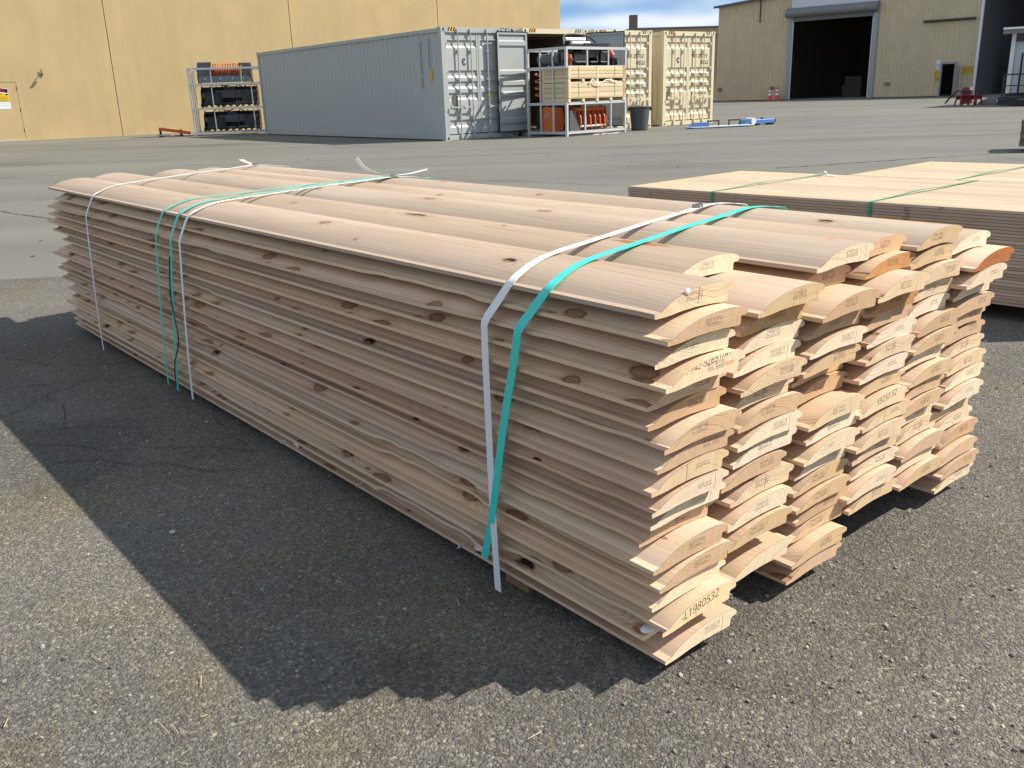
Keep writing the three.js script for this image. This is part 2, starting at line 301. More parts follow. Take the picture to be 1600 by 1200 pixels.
// sawn end: growth rings, saw marks, an ink grade stamp in a frame
function endTex(seed, base, ring, ringAmt, stampX, write) {
  const W = 480, H = 100;
  return canvasTex(W, H, (x) => {
    const r = rng(seed * 7 + 3), rgb = (c, a = 1) => `rgba(${c.map((v) => Math.round(v * 255)).join(',')},${a})`;
    x.fillStyle = rgb(base); x.fillRect(0, 0, W, H);
    const cx = W * (0.1 + 0.8 * r()), cy = r() < 0.5 ? H * (1.1 + 0.9 * r()) : -H * (0.3 + 0.6 * r()), step = 5.5 + 4 * r(), el = 1 + 0.5 * r();
    for (let q = step; q < W * 1.1; q += step * (0.75 + 0.5 * r())) {
      x.strokeStyle = rgb(ring, ringAmt * (0.45 + 0.55 * r())); x.lineWidth = 1.1 + 1.6 * r(); x.beginPath();
      for (let a = 0; a <= 72; a++) { const th = a / 72 * 6.2832, k = q * (1 + 0.03 * Math.sin(th * 3 + seed) + 0.012 * Math.sin(th * 11 + seed * 2)); x[a ? 'lineTo' : 'moveTo'](cx + Math.cos(th) * k * el, cy + Math.sin(th) * k); }
      x.stroke();
    }
    for (let i = 0; i < 90; i++) { const px = r() * W; x.strokeStyle = rgb(r() < 0.5 ? [1, 0.95, 0.85] : [0.45, 0.33, 0.2], 0.05 + 0.10 * r()); x.lineWidth = 0.7 + 2.2 * r(); x.beginPath(); x.moveTo(px, H); x.lineTo(px + 14 + 10 * r(), 0); x.stroke(); }
    if (r() < 0.45) { const px = W * (0.25 + 0.6 * r()); x.strokeStyle = 'rgba(50,34,24,0.75)'; x.lineWidth = 1.6 + r(); x.beginPath(); x.moveTo(px, H * (0.3 * r())); x.lineTo(px - 5 + 8 * r(), H * 0.5); x.lineTo(px - 8 + 10 * r(), H * (0.75 + 0.25 * r())); x.stroke(); }
    if (stampX > 0) { // framed grade stamp, its characters too worn to read
      const sx = stampX * W, sy = 27 + 9 * r(), sw = 88 + 8 * r(), sh = 30, ink = 'rgba(38,32,30,', fade = 0.7 + 0.3 * r();
      x.save(); x.translate(sx, sy); x.rotate(0.03 * (r() - 0.5)); x.lineWidth = 2; x.strokeStyle = ink + (0.7 * fade).toFixed(2) + ')';
      if (r() < 0.7) x.strokeRect(0, 0, sw, sh);
      for (let row = 0; row < 2; row++) for (let c = 3; c < sw - 6; c += 7 + 3 * r()) {
        if (r() < 0.12) continue; const y0 = 3 + row * 13; x.strokeStyle = ink + ((0.5 + 0.4 * r()) * fade).toFixed(2) + ')'; x.lineWidth = 2.1; x.beginPath(); x.moveTo(c, y0 + 10 * r()); x.lineTo(c + 5 * r(), y0 + 10 * r()); x.lineTo(c + 5, y0 + 10 * r()); x.lineTo(c + 5 * r(), y0 + 10); x.stroke();
      }
      x.restore();
    }
    if (write) write(x, W, H);
  });
}
const hand = (text, x0, y0, size, rot, col) => (x) => { x.save(); x.translate(x0, y0); x.rotate(rot); x.fillStyle = col ?? 'rgba(35,28,30,0.9)'; x.font = `italic ${size}px sans-serif`; x.fillText(text, 0, 0); x.restore(); };
const endBases = [[0.907, 0.836, 0.704], [0.888, 0.788, 0.637], [0.831, 0.703, 0.555], [0.917, 0.869, 0.772], [0.859, 0.760, 0.618], [0.793, 0.655, 0.511], [0.898, 0.827, 0.709], [0.840, 0.722, 0.555], [0.922, 0.855, 0.724], [0.821, 0.698, 0.565], [0.888, 0.807, 0.675], [0.802, 0.670, 0.540]];
const endMats = [];
for (let i = 0; i < 26; i++) endMats.push(std([1, 1, 1], 0.85, { map: endTex(i + 1, endBases[i % 12], [0.60, 0.41, 0.24], [0.85, 0.6, 0.75, 0.5, 1.0][i % 5], i < 20 ? 0.33 + 0.28 * ((i * 5) % 7) / 7 : 0) }));
const ambers = [[0.70, 0.42, 0.20], [0.82, 0.68, 0.45], [0.74, 0.55, 0.33]].map((c, i) => std([1, 1, 1], 0.8, { map: endTex(50 + i, c, [0.48, 0.22, 0.06], 0.6, 0.42) }));
const written = {
  a: std([1, 1, 1], 0.85, { map: endTex(61, [0.92, 0.83, 0.68], [0.66, 0.48, 0.3], 0.35, 0.5, (x) => { hand('. 142-52651/A1', 110, 48, 40, -0.10)(x); x.fillStyle = 'rgba(235,120,70,0.45)'; x.fillRect(340, 46, 60, 16); }) }),
  b: std([1, 1, 1], 0.85, { map: endTex(62, [0.93, 0.83, 0.65], [0.68, 0.5, 0.3], 0.4, 0, (x) => hand('-L1980532', 110, 78, 52, -0.12)(x)) }),
  c: std([1, 1, 1], 0.85, { map: endTex(63, [0.91, 0.82, 0.66], [0.66, 0.48, 0.3], 0.35, 0, (x) => hand('X9253 52', 150, 60, 46, -0.10)(x)) }),
};

// ------------------------------------------------------------------ the strapped bundle of log siding
const bundle = thing('lumber_bundle', 'long strapped bundle of pale round-faced log siding boards in the foreground', 'lumber bundle', [0.2628, 0, -1.6008], 0.6864);
{
  let lift = 0;
  const r = rng(31), Y0 = 0.047, PITCH = 0.0424, starts = [0, 2, 0, 2, 2, 0], ends = [17, 17, 17, 17, 17, 16];
  for (let c = 0; c < 6; c++) for (let k = starts[c]; k <= ends[c]; k++) {
    const top = k === ends[c];
    if (k === starts[c]) { lift = 0; } else lift = lift * 0.7 + (r() - 0.5) * 0.0022;
    let x = c * 0.2335 + (r() - 0.5) * (c === 0 ? 0.026 : 0.044), y = Y0 + k * PITCH + (top ? 0 : lift) + [0, 0.011, -0.006, 0.009, -0.008, 0.007][c] * Math.sin(Math.PI * clamp((k - starts[c]) / (ends[c] - starts[c]))), z = (r() - 0.5) * 0.032 - (r() < 0.12 ? 0.05 * r() : 0) + (r() < 0.12 ? 0.035 * r() : 0), roll = 0;
    z += 0.016; if (c === 0) { x -= k > 2 ? 0.018 : 0.010; z += 0.006; }
    if (c === 2 && k >= 2) x += 0.02; if (c === 3 && k >= 2) x += 0.012;
    if (!(k === 0)) roll = (r() - 0.5) * 0.013;
    if (c === 0 && k === 17) { x = -0.006; z = 0.006; } if (c === 0 && k === 16) { x = -0.014; z = 0.045; } if (c === 0 && k === 15) { x = -0.030; z = 0.03; }
    if (c === 1 && k === 17) z = -0.165; if (c === 1 && k === 16) { z = 0.04; x = 0.262; }
    if (c === 2 && k === 17) { x = 0.525; z = 0.0; y += 0.006; } if (c === 3 && k === 17) { z = -0.03; x = 0.735; y -= 0.002; } if (c === 4 && k === 17) { z = 0.01; x = 0.945; }
    if (c === 5 && k === 15) { z = 0.05; x = 1.185; } if (c === 5 && k === 16) { x = 1.165; z = -0.01; } if (c === 3 && k === 16) z = 0.0; if (c === 3 && k === 14) z = 0.03; if (c === 0 && k === 14) z = 0.05; if (c === 3 && k === 8) z = 0.03;
    if (c === 0 && k === 0) { x = 0.006; z = 0.04; } if (c === 0 && k === 2) z = 0.055; if (c === 0 && k === 3) z = 0.025;
    const m = top && c < 6 ? topMats[c] : woodMats[Math.floor(r() * woodMats.length)][Math.floor(r() * 5)];
    const b = inst('board', top ? topBoardGeo : boardVariants[Math.floor(r() * 9)], m, bundle, [x, y, z], [0, (r() - 0.5) * 0.003, roll]);
    b.scale.set(1, top ? 0.97 : 0.86 + 0.14 * r(), 1);
    let em = endMats[Math.floor(r() * (k < 5 ? 26 : 20))];
    if (k < 4 && r() < 0.5) em = endMats[20 + Math.floor(r() * 6)];
    if (c === 5 && k === 15) em = ambers[0]; if (c === 3 && k === 16) em = ambers[2]; if (c === 3 && k === 14) em = ambers[2]; if (c === 1 && k === 15) em = ambers[1];
    if (c === 0 && k === 14) em = written.a; if (c === 0 && k === 2) em = written.b; if (c === 3 && k === 8) em = written.c;
    inst('end_grain', capGeo, em, b, [0, 0, 0.0006]);
  }
  // runners under the boards
  const run = std([0.27, 0.155, 0.075], 0.85);
  for (const [z, x0] of [[-0.46, 0.03], [-2.1, 0.18], [-3.42, 0.12]]) obj('runner', [rbox(1.40 - x0, 0.046, 0.088, 0.003, 0.70 + x0 / 2, 0.0235, z)], run, bundle);
  // straps
  const white = std([0.80, 0.80, 0.80], 0.42), teal = std([0.06, 0.64, 0.54], 0.36), sealM = std([0.33, 0.33, 0.34], 0.42, { metalness: 0.8 });
  const over = (side, zt, rest) => [...side, ...zt, ...rest];
  const strap = (m, w, zb, zs, zl, zr, drop = 0.046) => {
    const T = [[0.0, 0.783], [0.04, 0.7975], [0.09, 0.809], [0.16, 0.8165], [0.35, 0.8185], [0.62, 0.8205], [0.85, 0.8195], [1.10, 0.817], [1.30, 0.795], [1.395, 0.775]], pts = [[-0.032, drop, zb], [-0.037, 0.2, mix(zb, zs, 0.25)], [-0.0385, 0.45, mix(zb, zs, 0.62)], [-0.038, 0.66, mix(zb, zs, 0.97)], [-0.036, 0.69, zs], [-0.022, 0.735, mix(zs, zl, 0.5)]];
    for (const [x, y] of T) pts.push([x, y, mix(zl, zr, x / 1.1)]);
    const e = mix(zl, zr, 1.3); pts.push([1.424, 0.73, e], [1.427, 0.4, e], [1.425, 0.05, e]);
    obj('strap', ribbon(pts, w, 0.0012, [0, 0, 1], 150), m, bundle);
  };
  strap(white, 0.023, -0.455, -0.458, -0.405, -0.735, 0.02);
  strap(teal, 0.024, -0.505, -0.345, -0.288, -0.59, 0.09);
  strap(white, 0.016, -3.56, -3.44, -3.40, -4.05, 0.02);
  strap(teal, 0.013, -2.66, -2.52, -2.49, -2.60);
  strap(teal, 0.018, -2.55, -2.36, -2.33, -2.585);
  strap(white, 0.018, -2.39, -2.27, -2.24, -2.57);
  // loose dark green cord hanging down the side
  obj('strap', ribbon([[-0.041, 0.62, -2.39], [-0.042, 0.45, -2.44], [-0.044, 0.28, -2.42], [-0.048, 0.18, -2.49], [-0.038, 0.06, -2.55]], 0.005, 0.0012, [1, 0, 0.3], 40), std([0.02, 0.10, 0.085], 0.5), bundle);
  // crimped metal seals with the loose strap tails
  const seal = (x, y, z, a) => { const s = obj('strap_seal', [rbox(0.032, 0.007, 0.023, 0.002), box(0.004, 0.010, 0.025, -0.012, 0.001, 0), box(0.004, 0.010, 0.025, 0.012, 0.001, 0), rbox(0.012, 0.005, 0.012, 0.001, 0.024, 0.004, 0)], sealM, bundle); s.position.set(x, y, z); s.rotation.y = a; };
  seal(0.985, 0.8245, -0.701, 0.28); seal(1.09, 0.822, -4.04, 0.5); seal(1.10, 0.823, -2.57, 0.3);
  obj('strap_tail', ribbon([[1.08, 0.824, -2.575], [1.04, 0.835, -2.62], [1.00, 0.865, -2.67], [0.985, 0.905, -2.70]], 0.022, 0.0012, [0.3, 0, 1], 30), white, bundle);
  obj('strap_tail', ribbon([[1.11, 0.824, -2.565], [1.16, 0.829, -2.53], [1.22, 0.846, -2.47]], 0.02, 0.0012, [0.2, 0, 1], 20), white, bundle);
  // stapled paper scraps on the lowest boards and a white scrap on the front stamp
  const paper = std([0.80, 0.80, 0.79], 0.6);
  for (const [x, y, z, a] of [[-0.016, 0.078, -0.62, 0.3], [-0.016, 0.085, -1.12, 0.5], [-0.016, 0.082, -1.62, 0.2]]) { const s = obj('paper_tag', [new THREE.CylinderGeometry(0.05, 0.05, 0.018, 10, 1, true, 0, 0.6).translate(-0.048, 0, 0), box(0.001, 0.014, 0.02, -0.004, -0.002, 0.008)], paper, bundle); s.position.set(x - 0.012, y, z); s.rotation.set(0.2, a + 1.2, a); }
  obj('paper_tag', new THREE.IcosahedronGeometry(0.016, 1).scale(1.3, 0.45, 0.8).translate(0.012, 0.1075, -0.012), paper, bundle);
  obj('paper_tag', new THREE.SphereGeometry(0.008, 8, 6).scale(1, 0.8, 0.35).translate(0.083, 0.807, 0.008), std([0.85, 0.85, 0.83], 0.6), bundle);
  // a bent board splinter standing proud at the far end
  obj('splinter', ribbon([[1.16, 0.795, -4.10], [1.17, 0.806, -4.25], [1.18, 0.818, -4.38], [1.19, 0.828, -4.46]], 0.035, 0.006, [1, 0, 0.1], 16), woodMats[2][2], bundle);
}

// ------------------------------------------------------------------ plywood stacks
const plyTop = dataTex(1024, 512, (i, j) => {
  const u = i / 1024 * 2.44, v = j / 512 * 1.22, seam = 0, g = (noise(u * 2.2 + seam * 9, v * 160) - 0.5) * 0.10 + (noise(u * 8, v * 420) - 0.5) * 0.05 + (fbm(u * 1.4 + seam * 5, v * 9, 4) - 0.5) * 0.18;
  const kn = noise(u * 5.3 + 40, v * 9.1) > 0.93 ? 0.10 : 0, k = 1 + g - kn; return [0.745 * k, 0.675 * k, 0.565 * (k - 0.4 * Math.max(0, g * -1))];
});
const plyMat = std([1, 1, 1], 0.75, { map: plyTop });
const plyEdges = [[0.52, 0.41, 0.315], [0.58, 0.465, 0.36], [0.46, 0.355, 0.27]].map((c, n) => std([1, 1, 1], 0.85, { map: dataTex(512, 32, (i, j) => { const ply = Math.floor(j / 32 * 5) % 2, k = (ply ? 0.82 : 1.08) * (0.88 + 0.24 * noise(i * 0.09 + n * 50, j * 0.4)) - (noise(i * 0.3 + n * 9, 3) > 0.93 ? 0.3 : 0); return c.map((v) => Math.pow(clamp(v * k), 1 / 2.2)); }) }));
const sheetLen = 2.9, sheetW = 1.32, sheetT = 0.0136;
function plywoodStack(label, pos, turn, n, seed, y0, strapsAt) {
  const t = thing('plywood_stack', label, 'plywood stack', pos, turn, 'plywood stacks'), r = rng(seed), pitch = 0.0160;
  const g = new THREE.BoxGeometry(sheetLen, sheetT, sheetW).translate(sheetLen / 2, sheetT / 2, -sheetW / 2);
  for (let i = 0; i < n; i++) { const e = plyEdges[Math.floor(r() * 3)]; const m = inst('sheet', g, [e, e, plyMat, plyMat, e, e], t, [(r() - 0.5) * 0.008, y0 + i * pitch, (r() - 0.5) * 0.010]); if (i === n - 1) m.position.set(0, y0 + i * pitch, 0); }
  const yt = y0 + (n - 1) * pitch + sheetT, green = std([0.02, 0.30, 0.17], 0.4);
  for (const sx of strapsAt) obj('strap', ribbon([[sx, y0 - 0.01, 0.010], [sx, yt - 0.02, 0.010], [sx, yt - 0.002, 0.009], [sx, yt + 0.002, 0.002], [sx, yt + 0.0022, -0.02], [sx + 0.005, yt + 0.006, -0.3], [sx + 0.02, yt + 0.016, -0.55], [sx + 0.03, yt + 0.009, -0.8], [sx + 0.03, yt + 0.006, -1.05], [sx + 0.03, yt + 0.0035, -sheetW + 0.02], [sx + 0.03, yt, -sheetW - 0.008], [sx + 0.03, y0 - 0.01, -sheetW - 0.010]], 0.016, 0.0012, [1, 0, 0], 120), green, t);
  const br = std([0.30, 0.20, 0.12], 0.85);
  for (const sx of [0.25, 1.2, 2.15]) obj('runner', rbox(0.09, y0, sheetW - 0.04, 0.003, sx, y0 / 2, -sheetW / 2), br, t);
  return [t, yt];
}
{
  const turn = Math.atan2(-0.742, 0.671);
  const [t, yt] = plywoodStack('flat stack of plywood sheets with two green straps beside the log siding', [0.826, 0, -6.171], turn, 29, 9, 0.088, [0.68, 1.70]);
  obj('strap_tail', [ribbon([[0.72, yt + 0.002, -1.16], [0.76, yt + 0.035, -1.18], [0.80, yt + 0.03, -1.15]], 0.016, 0.0012, [0, 0, 1], 16), ribbon([[0.68, yt + 0.003, -1.17], [0.74, yt + 0.012, -1.22], [0.84, yt + 0.008, -1.2]], 0.02, 0.0012, [0, 0, 1], 16)], std([0.8, 0.8, 0.8], 0.5), t);
  // the second stack stands directly behind, shifted along
  const c = Math.cos(turn), s = Math.sin(turn), off = (a, b) => [0.826 + a * c - b * s, 0, -6.171 - a * s - b * c];
  plywoodStack('second plywood stack standing behind the front one, one green strap in view', off(0.86, sheetW + 0.014), turn, 29, 19, 0.088, [0.75, 1.75]);
}

// ------------------------------------------------------------------ loose stones, straw and scraps on the asphalt
{
  const r = rng(404), n = 9000, g = new THREE.IcosahedronGeometry(1, 0), m = new THREE.InstancedMesh(g, std([1, 1, 1], 0.9), n), M = new THREE.Matrix4(), q = new THREE.Quaternion(), e = new THREE.Euler(), C = new THREE.Color();
  for (let i = 0; i < n; i++) {
    let z, x; do { z = -0.85 - 5.6 * Math.pow(r(), 1.5); x = (r() - 0.5) * (2.2 + 1.5 * -z); } while (fbm(x * 1.8 + 4, z * 1.8 + 9, 3) < 0.30 + 0.35 * r()); const a = 0.0014 + 0.0050 * Math.pow(r(), 4);
    e.set(r() * 6, r() * 6, r() * 6); q.setFromEuler(e); M.compose(V3(x, 0.0055 + a * 0.25, z), q, V3(a * (0.8 + 0.6 * r()), a * (0.5 + 0.3 * r()), a)); m.setMatrixAt(i, M);
    const t = stoneTones[Math.floor(r() * stoneTones.length)], k = 0.9 + 0.7 * r(); m.setColorAt(i, C.setRGB(t[0] * k, t[1] * k, t[2] * k));
  }
  for (let i = 8780; i < n; i++) { // bits of dirt and bark on the far pavement
    const z = -7.5 - 38 * Math.pow(r(), 1.6), x = (r() - 0.5) * 1.25 * -z, a = 0.004 + 0.018 * Math.pow(r(), 3); e.set(0, r() * 6, 0); q.setFromEuler(e); M.compose(V3(x, 0.003 + a * 0.2, z), q, V3(a * (1 + r()), a * 0.4, a)); m.setMatrixAt(i, M);
    const t = r() < 0.75 ? 0.08 : 0.33; m.setColorAt(i, C.setRGB(t, t * 0.92, t * 0.8));
  }
  m.name = 'gravel'; m.receiveShadow = m.castShadow = true; scene.add(m); tag(m, 'small loose stones scattered over the rough asphalt', 'gravel', null, 'stuff');
  const F = [], sr = rng(88);
  for (let i = 0; i < 150; i++) { const z = -0.95 - 3.6 * sr(), x = (sr() - 0.5) * (2 + 1.4 * -z), a = sr() * 6.28, L = 0.012 + 0.045 * Math.pow(sr(), 3), y = 0.010; F.push(bar([x, y, z], [x + Math.cos(a) * L, y + 0.001, z + Math.sin(a) * L], 0.0013, 0.0011)); }
  const s = obj('straw', F, std([0.62, 0.50, 0.28], 0.8)); tag(s, 'dry straw bits and wood slivers strewn over the asphalt', 'straw', null, 'stuff');
  const pebble = (x, z, a, c, label) => { const gg = new THREE.IcosahedronGeometry(a, 2), p = gg.attributes.position; for (let i = 0; i < p.count; i++) { const v = V3(p.getX(i), p.getY(i), p.getZ(i)), k = 0.8 + 0.4 * noise(v.x / a * 1.6 + x * 30, v.y / a * 1.6 + v.z / a * 1.3 + 20); p.setXYZ(i, v.x * k * 1.25, v.y * k * 0.7, v.z * k); } gg.computeVertexNormals(); const o = obj('stone', gg, std(c, 0.85)); o.position.set(x, 0.005 + a * 0.5, z); tag(o, label, 'stone'); };
  pebble(-1.165, -1.70, 0.014, [0.55, 0.50, 0.43], 'pale rounded stone on the sunlit asphalt at left');
  pebble(-1.24, -1.86, 0.009, [0.10, 0.10, 0.11], 'small dark stone on sunlit asphalt above the pale stone');
  pebble(-0.98, -2.33, 0.008, [0.5, 0.46, 0.42], 'small light stone lying within the bundle shadow');
  pebble(0.86, -1.28, 0.008, [0.60, 0.56, 0.48], 'flat whitish stone on the asphalt right of the bundle');
}

// ------------------------------------------------------------------ yellow tilt-up building on the left
function wearTex(W, base, seed, amt, scale) {
  return dataTex(W, W, (i, j) => { const u = i / W, v = j / W, a = fbm(u * 6 * scale + seed, v * 6 * scale, 5) - 0.5, b = fbm(u * 30 * scale + seed, v * 5 * scale + 3, 4) - 0.5, sp = noise(u * 190 + seed, v * 190) > 0.985 ? -0.10 : 0, k = 1 + amt * (a * 1.2 + b * 0.7) + sp * amt * 4; return [base[0] * k, base[1] * (k - amt * 0.1 * a), base[2] * (k - amt * 0.35 * a)]; });
}
function metreUV(geo, s) { // uv in metres from the face direction
  const g = geo.index ? geo.toNonIndexed() : geo, p = g.attributes.position, n = g.attributes.normal, uv = [];
  for (let i = 0; i < p.count; i++) { const ax = Math.abs(n.getX(i)), ay = Math.abs(n.getY(i)); uv.push(...(ax > 0.7 ? [p.getZ(i), p.getY(i)] : ay > 0.7 ? [p.getX(i), p.getZ(i)] : [p.getX(i), p.getY(i)]).map((v) => v / s)); }
  g.setAttribute('uv', new THREE.Float32BufferAttribute(uv, 2)); return g;
}
const yellow = std([1, 1, 1], 0.85, { map: wearTex(1024, [0.77, 0.685, 0.50], 4, 0.08, 1) });
const concrete = std([0.30, 0.285, 0.25], 0.9);
{
  const turn = Math.atan2(0.504, 0.864), t = thing('concrete_warehouse', 'yellow painted concrete panel warehouse wall behind the grey container', 'warehouse', [-19.194, 0, -35.765], turn);
  const Hh = 8.6, joints = [-9.5, -2.95, 4.41, 11.80, 18.87, 25.72], gap = 0.045, dk = std([0.05, 0.045, 0.035], 0.9);
  for (let i = 0; i < 5; i++) {
    const x0 = joints[i] + (i ? gap / 2 : 0), x1 = joints[i + 1] - (i < 4 ? gap / 2 : 0);
    const sh = new THREE.Shape([[x0, 0.04], [x1, 0.04], [x1, Hh], [x0, Hh]].map((p) => new THREE.Vector2(...p)));
    if (i === 1) sh.holes.push(new THREE.Path([[-0.06, 0.06], [-0.06, 2.19], [0.925, 2.19], [0.925, 0.06]].map((p) => new THREE.Vector2(...p))));
    obj('wall_panel', metreUV(new THREE.ExtrudeGeometry(sh, { depth: 0.18, bevelEnabled: true, bevelSize: 0.012, bevelThickness: 0.012, bevelSegments: 1 }).translate(0, 0, -0.192), 7), yellow, t);
  }
  obj('joint_filler', [4.41, -2.95, 11.80, 18.87].map((x) => box(0.16, Hh, 0.03, x, Hh / 2, -0.215)), dk, t);
  obj('footing', box(35.3, 0.05, 0.30, 8.1, 0.02, -0.12), concrete, t);
  obj('side_wall', box(0.18, Hh, 24, 25.61, Hh / 2 + 0.04, -12.3), yellow, t); obj('side_wall', box(0.18, Hh, 24, -9.4, Hh / 2 + 0.04, -12.3), yellow, t);
  obj('rear_wall', box(35.2, Hh, 0.18, 8.1, Hh / 2 + 0.04, -24.4), yellow, t); obj('roof', box(35.3, 0.2, 24.4, 8.1, Hh - 0.3, -12.3), concrete, t);
  const d = obj('door', metreUV(rbox(0.965, 2.11, 0.05, 0.004, 0.4325, 1.125, -0.035), 7), yellow, t);
  obj('hinge', [0.36, 1.12, 1.90].map((y) => rod([0.915, y, -0.004], [0.915, y + 0.11, -0.004], 0.011)), dk, d);
  obj('threshold', box(1.1, 0.025, 0.18, 0.43, 0.055, -0.06), std([0.5, 0.48, 0.42], 0.6), t);
  const sign = (name, w, h, x, y, rot, draw, W = 256, H2 = 128) => { const s = obj(name, box(w, h, 0.006), [std([0.6, 0.6, 0.58]), std([0.6, 0.6, 0.58]), std([0.6, 0.6, 0.58]), std([0.6, 0.6, 0.58]), std([1, 1, 1], 0.5, { map: canvasTex(W, H2, draw) }), std([0.6, 0.6, 0.58])], d); s.position.set(x, y, -0.0055); s.rotation.z = rot; };
  const scr = (x, w, y, n, col, r) => { x.fillStyle = col; for (let i = 0; i < n; i++) { const a = 12 + i * (w - 24) / n; x.fillRect(a, y, (w - 30) / n * (0.5 + 0.3 * r()), 12); } };
  sign('door_sign', 0.62, 0.19, 0.30, 1.90, -0.16, (x, w, h) => { x.fillStyle = '#f2efe8'; x.fillRect(0, 0, w, h); x.fillStyle = '#1a1214'; x.fillRect(6, 10, w - 12, h - 34); x.fillStyle = '#8a1524'; x.fillRect(14, 20, w - 60, h - 54); });
  sign('door_sign', 0.60, 0.28, 0.305, 1.645, -0.03, (x, w, h) => { const r = rng(3); x.fillStyle = '#e8c32a'; x.fillRect(0, 0, w, h); x.fillStyle = '#221c10'; x.fillRect(w - 50, 2, 40, 26); scr(x, w - 60, 8, 4, '#5a4a18', r); scr(x, w, 54, 6, '#6a5618', r); scr(x, w, 82, 7, '#6a5618', r); scr(x, w, 106, 7, '#6a5618', r); });
  sign('door_sign', 0.56, 0.27, 0.33, 1.345, 0.0, (x, w, h) => { x.fillStyle = '#e6ebe8'; x.fillRect(0, 0, w, h); x.fillStyle = '#c8d2d0'; x.fillRect(20, 30, w - 40, 6); x.fillRect(20, 60, w - 40, 6); });
  obj('wall_hook', [rod([1.85, 2.36, 0.02], [1.85, 2.62, 0.06], 0.018), rod([1.85, 2.50, -0.02], [1.85, 2.50, 0.20], 0.016), box(0.09, 0.05, 0.10, 1.85, 2.43, 0.18)], std([0.08, 0.07, 0.06], 0.7), t);
}

// ------------------------------------------------------------------ shipping containers
const CW = 2.438, CH = 2.896, CL = 12.192;
function profileSheet(pts, x0, x1, t = 0.0025) { // pts: [y, z] swept along x, real thickness
  const F = [];
  for (let i = 0; i < pts.length - 1; i++) { const [y0, z0] = pts[i], [y1, z1] = pts[i + 1]; F.push([[x0, y0, z0], [x1, y0, z0], [x1, y1, z1], [x0, y1, z1]], [[x1, y0, z0 - t], [x0, y0, z0 - t], [x0, y1, z1 - t], [x1, y1, z1 - t]]); }
  return quads(null, F);
}
function corrugated(L, h, pitch, depth, y0) { // vertical ribs along z from 0 to -L, facing -x
  const F = [], n = Math.round(L / pitch), p = L / n, pr = [[0, 0], [0.26, 0], [0.5, depth], [0.76, depth], [1, 0]];
  for (let i = 0; i < n; i++) for (let k = 0; k < 4; k++) { const a = pr[k], b = pr[k + 1], z0 = -(i + a[0]) * p, z1 = -(i + b[0]) * p; F.push([[a[1], y0, z1 === z0 ? z0 : z0], [a[1], y0 + h, z0], [b[1], y0 + h, z1], [b[1], y0, z1]].reverse()); }
  return quads(null, F);
}
const corr40 = corrugated(CL - 0.32, CH - 0.33, 0.278, 0.036, 0.20);
const doorBands = [[2.47, 0.10], [1.71, 0.095], [1.43, 0.095], [1.14, 0.095], [0.43, 0.10]];
const doorProfile = (() => { const p = [[2.74, 0]]; for (const [y, h] of doorBands) p.push([y + h, 0], [y + h - 0.035, -0.036], [y - h + 0.06, -0.036], [y - h, 0]); p.push([0.19, 0]); return p.reverse(); })();
const rubber = std([0.02, 0.02, 0.022], 0.8), zinc = std([0.42, 0.43, 0.43], 0.5, { metalness: 0.4 });
function containerDoor(parent, m, left, rods = true, rodM = m) { // origin at the hinge line, leaf extends along +x (left leaf) or -x
  const d = new THREE.Group(); d.name = 'door'; parent.add(d); const s = left ? 1 : -1, w = 1.135;
  const lo = Math.min(0.03 * s, (w - 0.03) * s), hi = Math.max(0.03 * s, (w - 0.03) * s);
  obj('door_skin', profileSheet(doorProfile, lo + 0.05, hi - 0.05), m, d);
  obj('door_frame', [box(0.055, 2.60, 0.05, lo + 0.026, 1.465, -0.017), box(0.055, 2.60, 0.05, hi - 0.026, 1.465, -0.017), box(w - 0.17, 0.05, 0.048, (lo + hi) / 2, 2.74, -0.017), box(w - 0.17, 0.05, 0.048, (lo + hi) / 2, 0.19, -0.017)], m, d);
  obj('gasket', [box(0.03, 2.64, 0.03, lo - 0.015, 1.465, -0.03), box(0.03, 2.64, 0.03, hi + 0.015, 1.465, -0.03), box(w - 0.06, 0.03, 0.03, (lo + hi) / 2, 2.781, -0.03), box(w - 0.06, 0.03, 0.03, (lo + hi) / 2, 0.149, -0.03)], rubber, d);
  obj('hinge', [0.42, 1.1, 1.78, 2.52].map((y) => box(0.12, 0.07, 0.03, 0.03 * s, y, 0.025)), m, d);
  if (rods) for (const a of [0.42, 0.84]) {
    const x = a * s, r = obj('lock_rod', [rod([x, 0.08, 0.06], [x, 2.84, 0.06], 0.018), box(0.07, 0.10, 0.07, x, 2.80, 0.055), box(0.07, 0.10, 0.07, x, 0.11, 0.055), ...[0.62, 1.30, 1.58, 2.30].map((y) => box(0.08, 0.05, 0.05, x, y, 0.04))], rodM, d);
    obj('lock_handle', [box(0.34, 0.035, 0.02, x - 0.17 * s, 0.86, 0.115), box(0.05, 0.09, 0.08, x, 0.86, 0.085), box(0.06, 0.11, 0.05, x - 0.30 * s, 0.86, 0.085)], rodM, r);
  }
  return d;
}
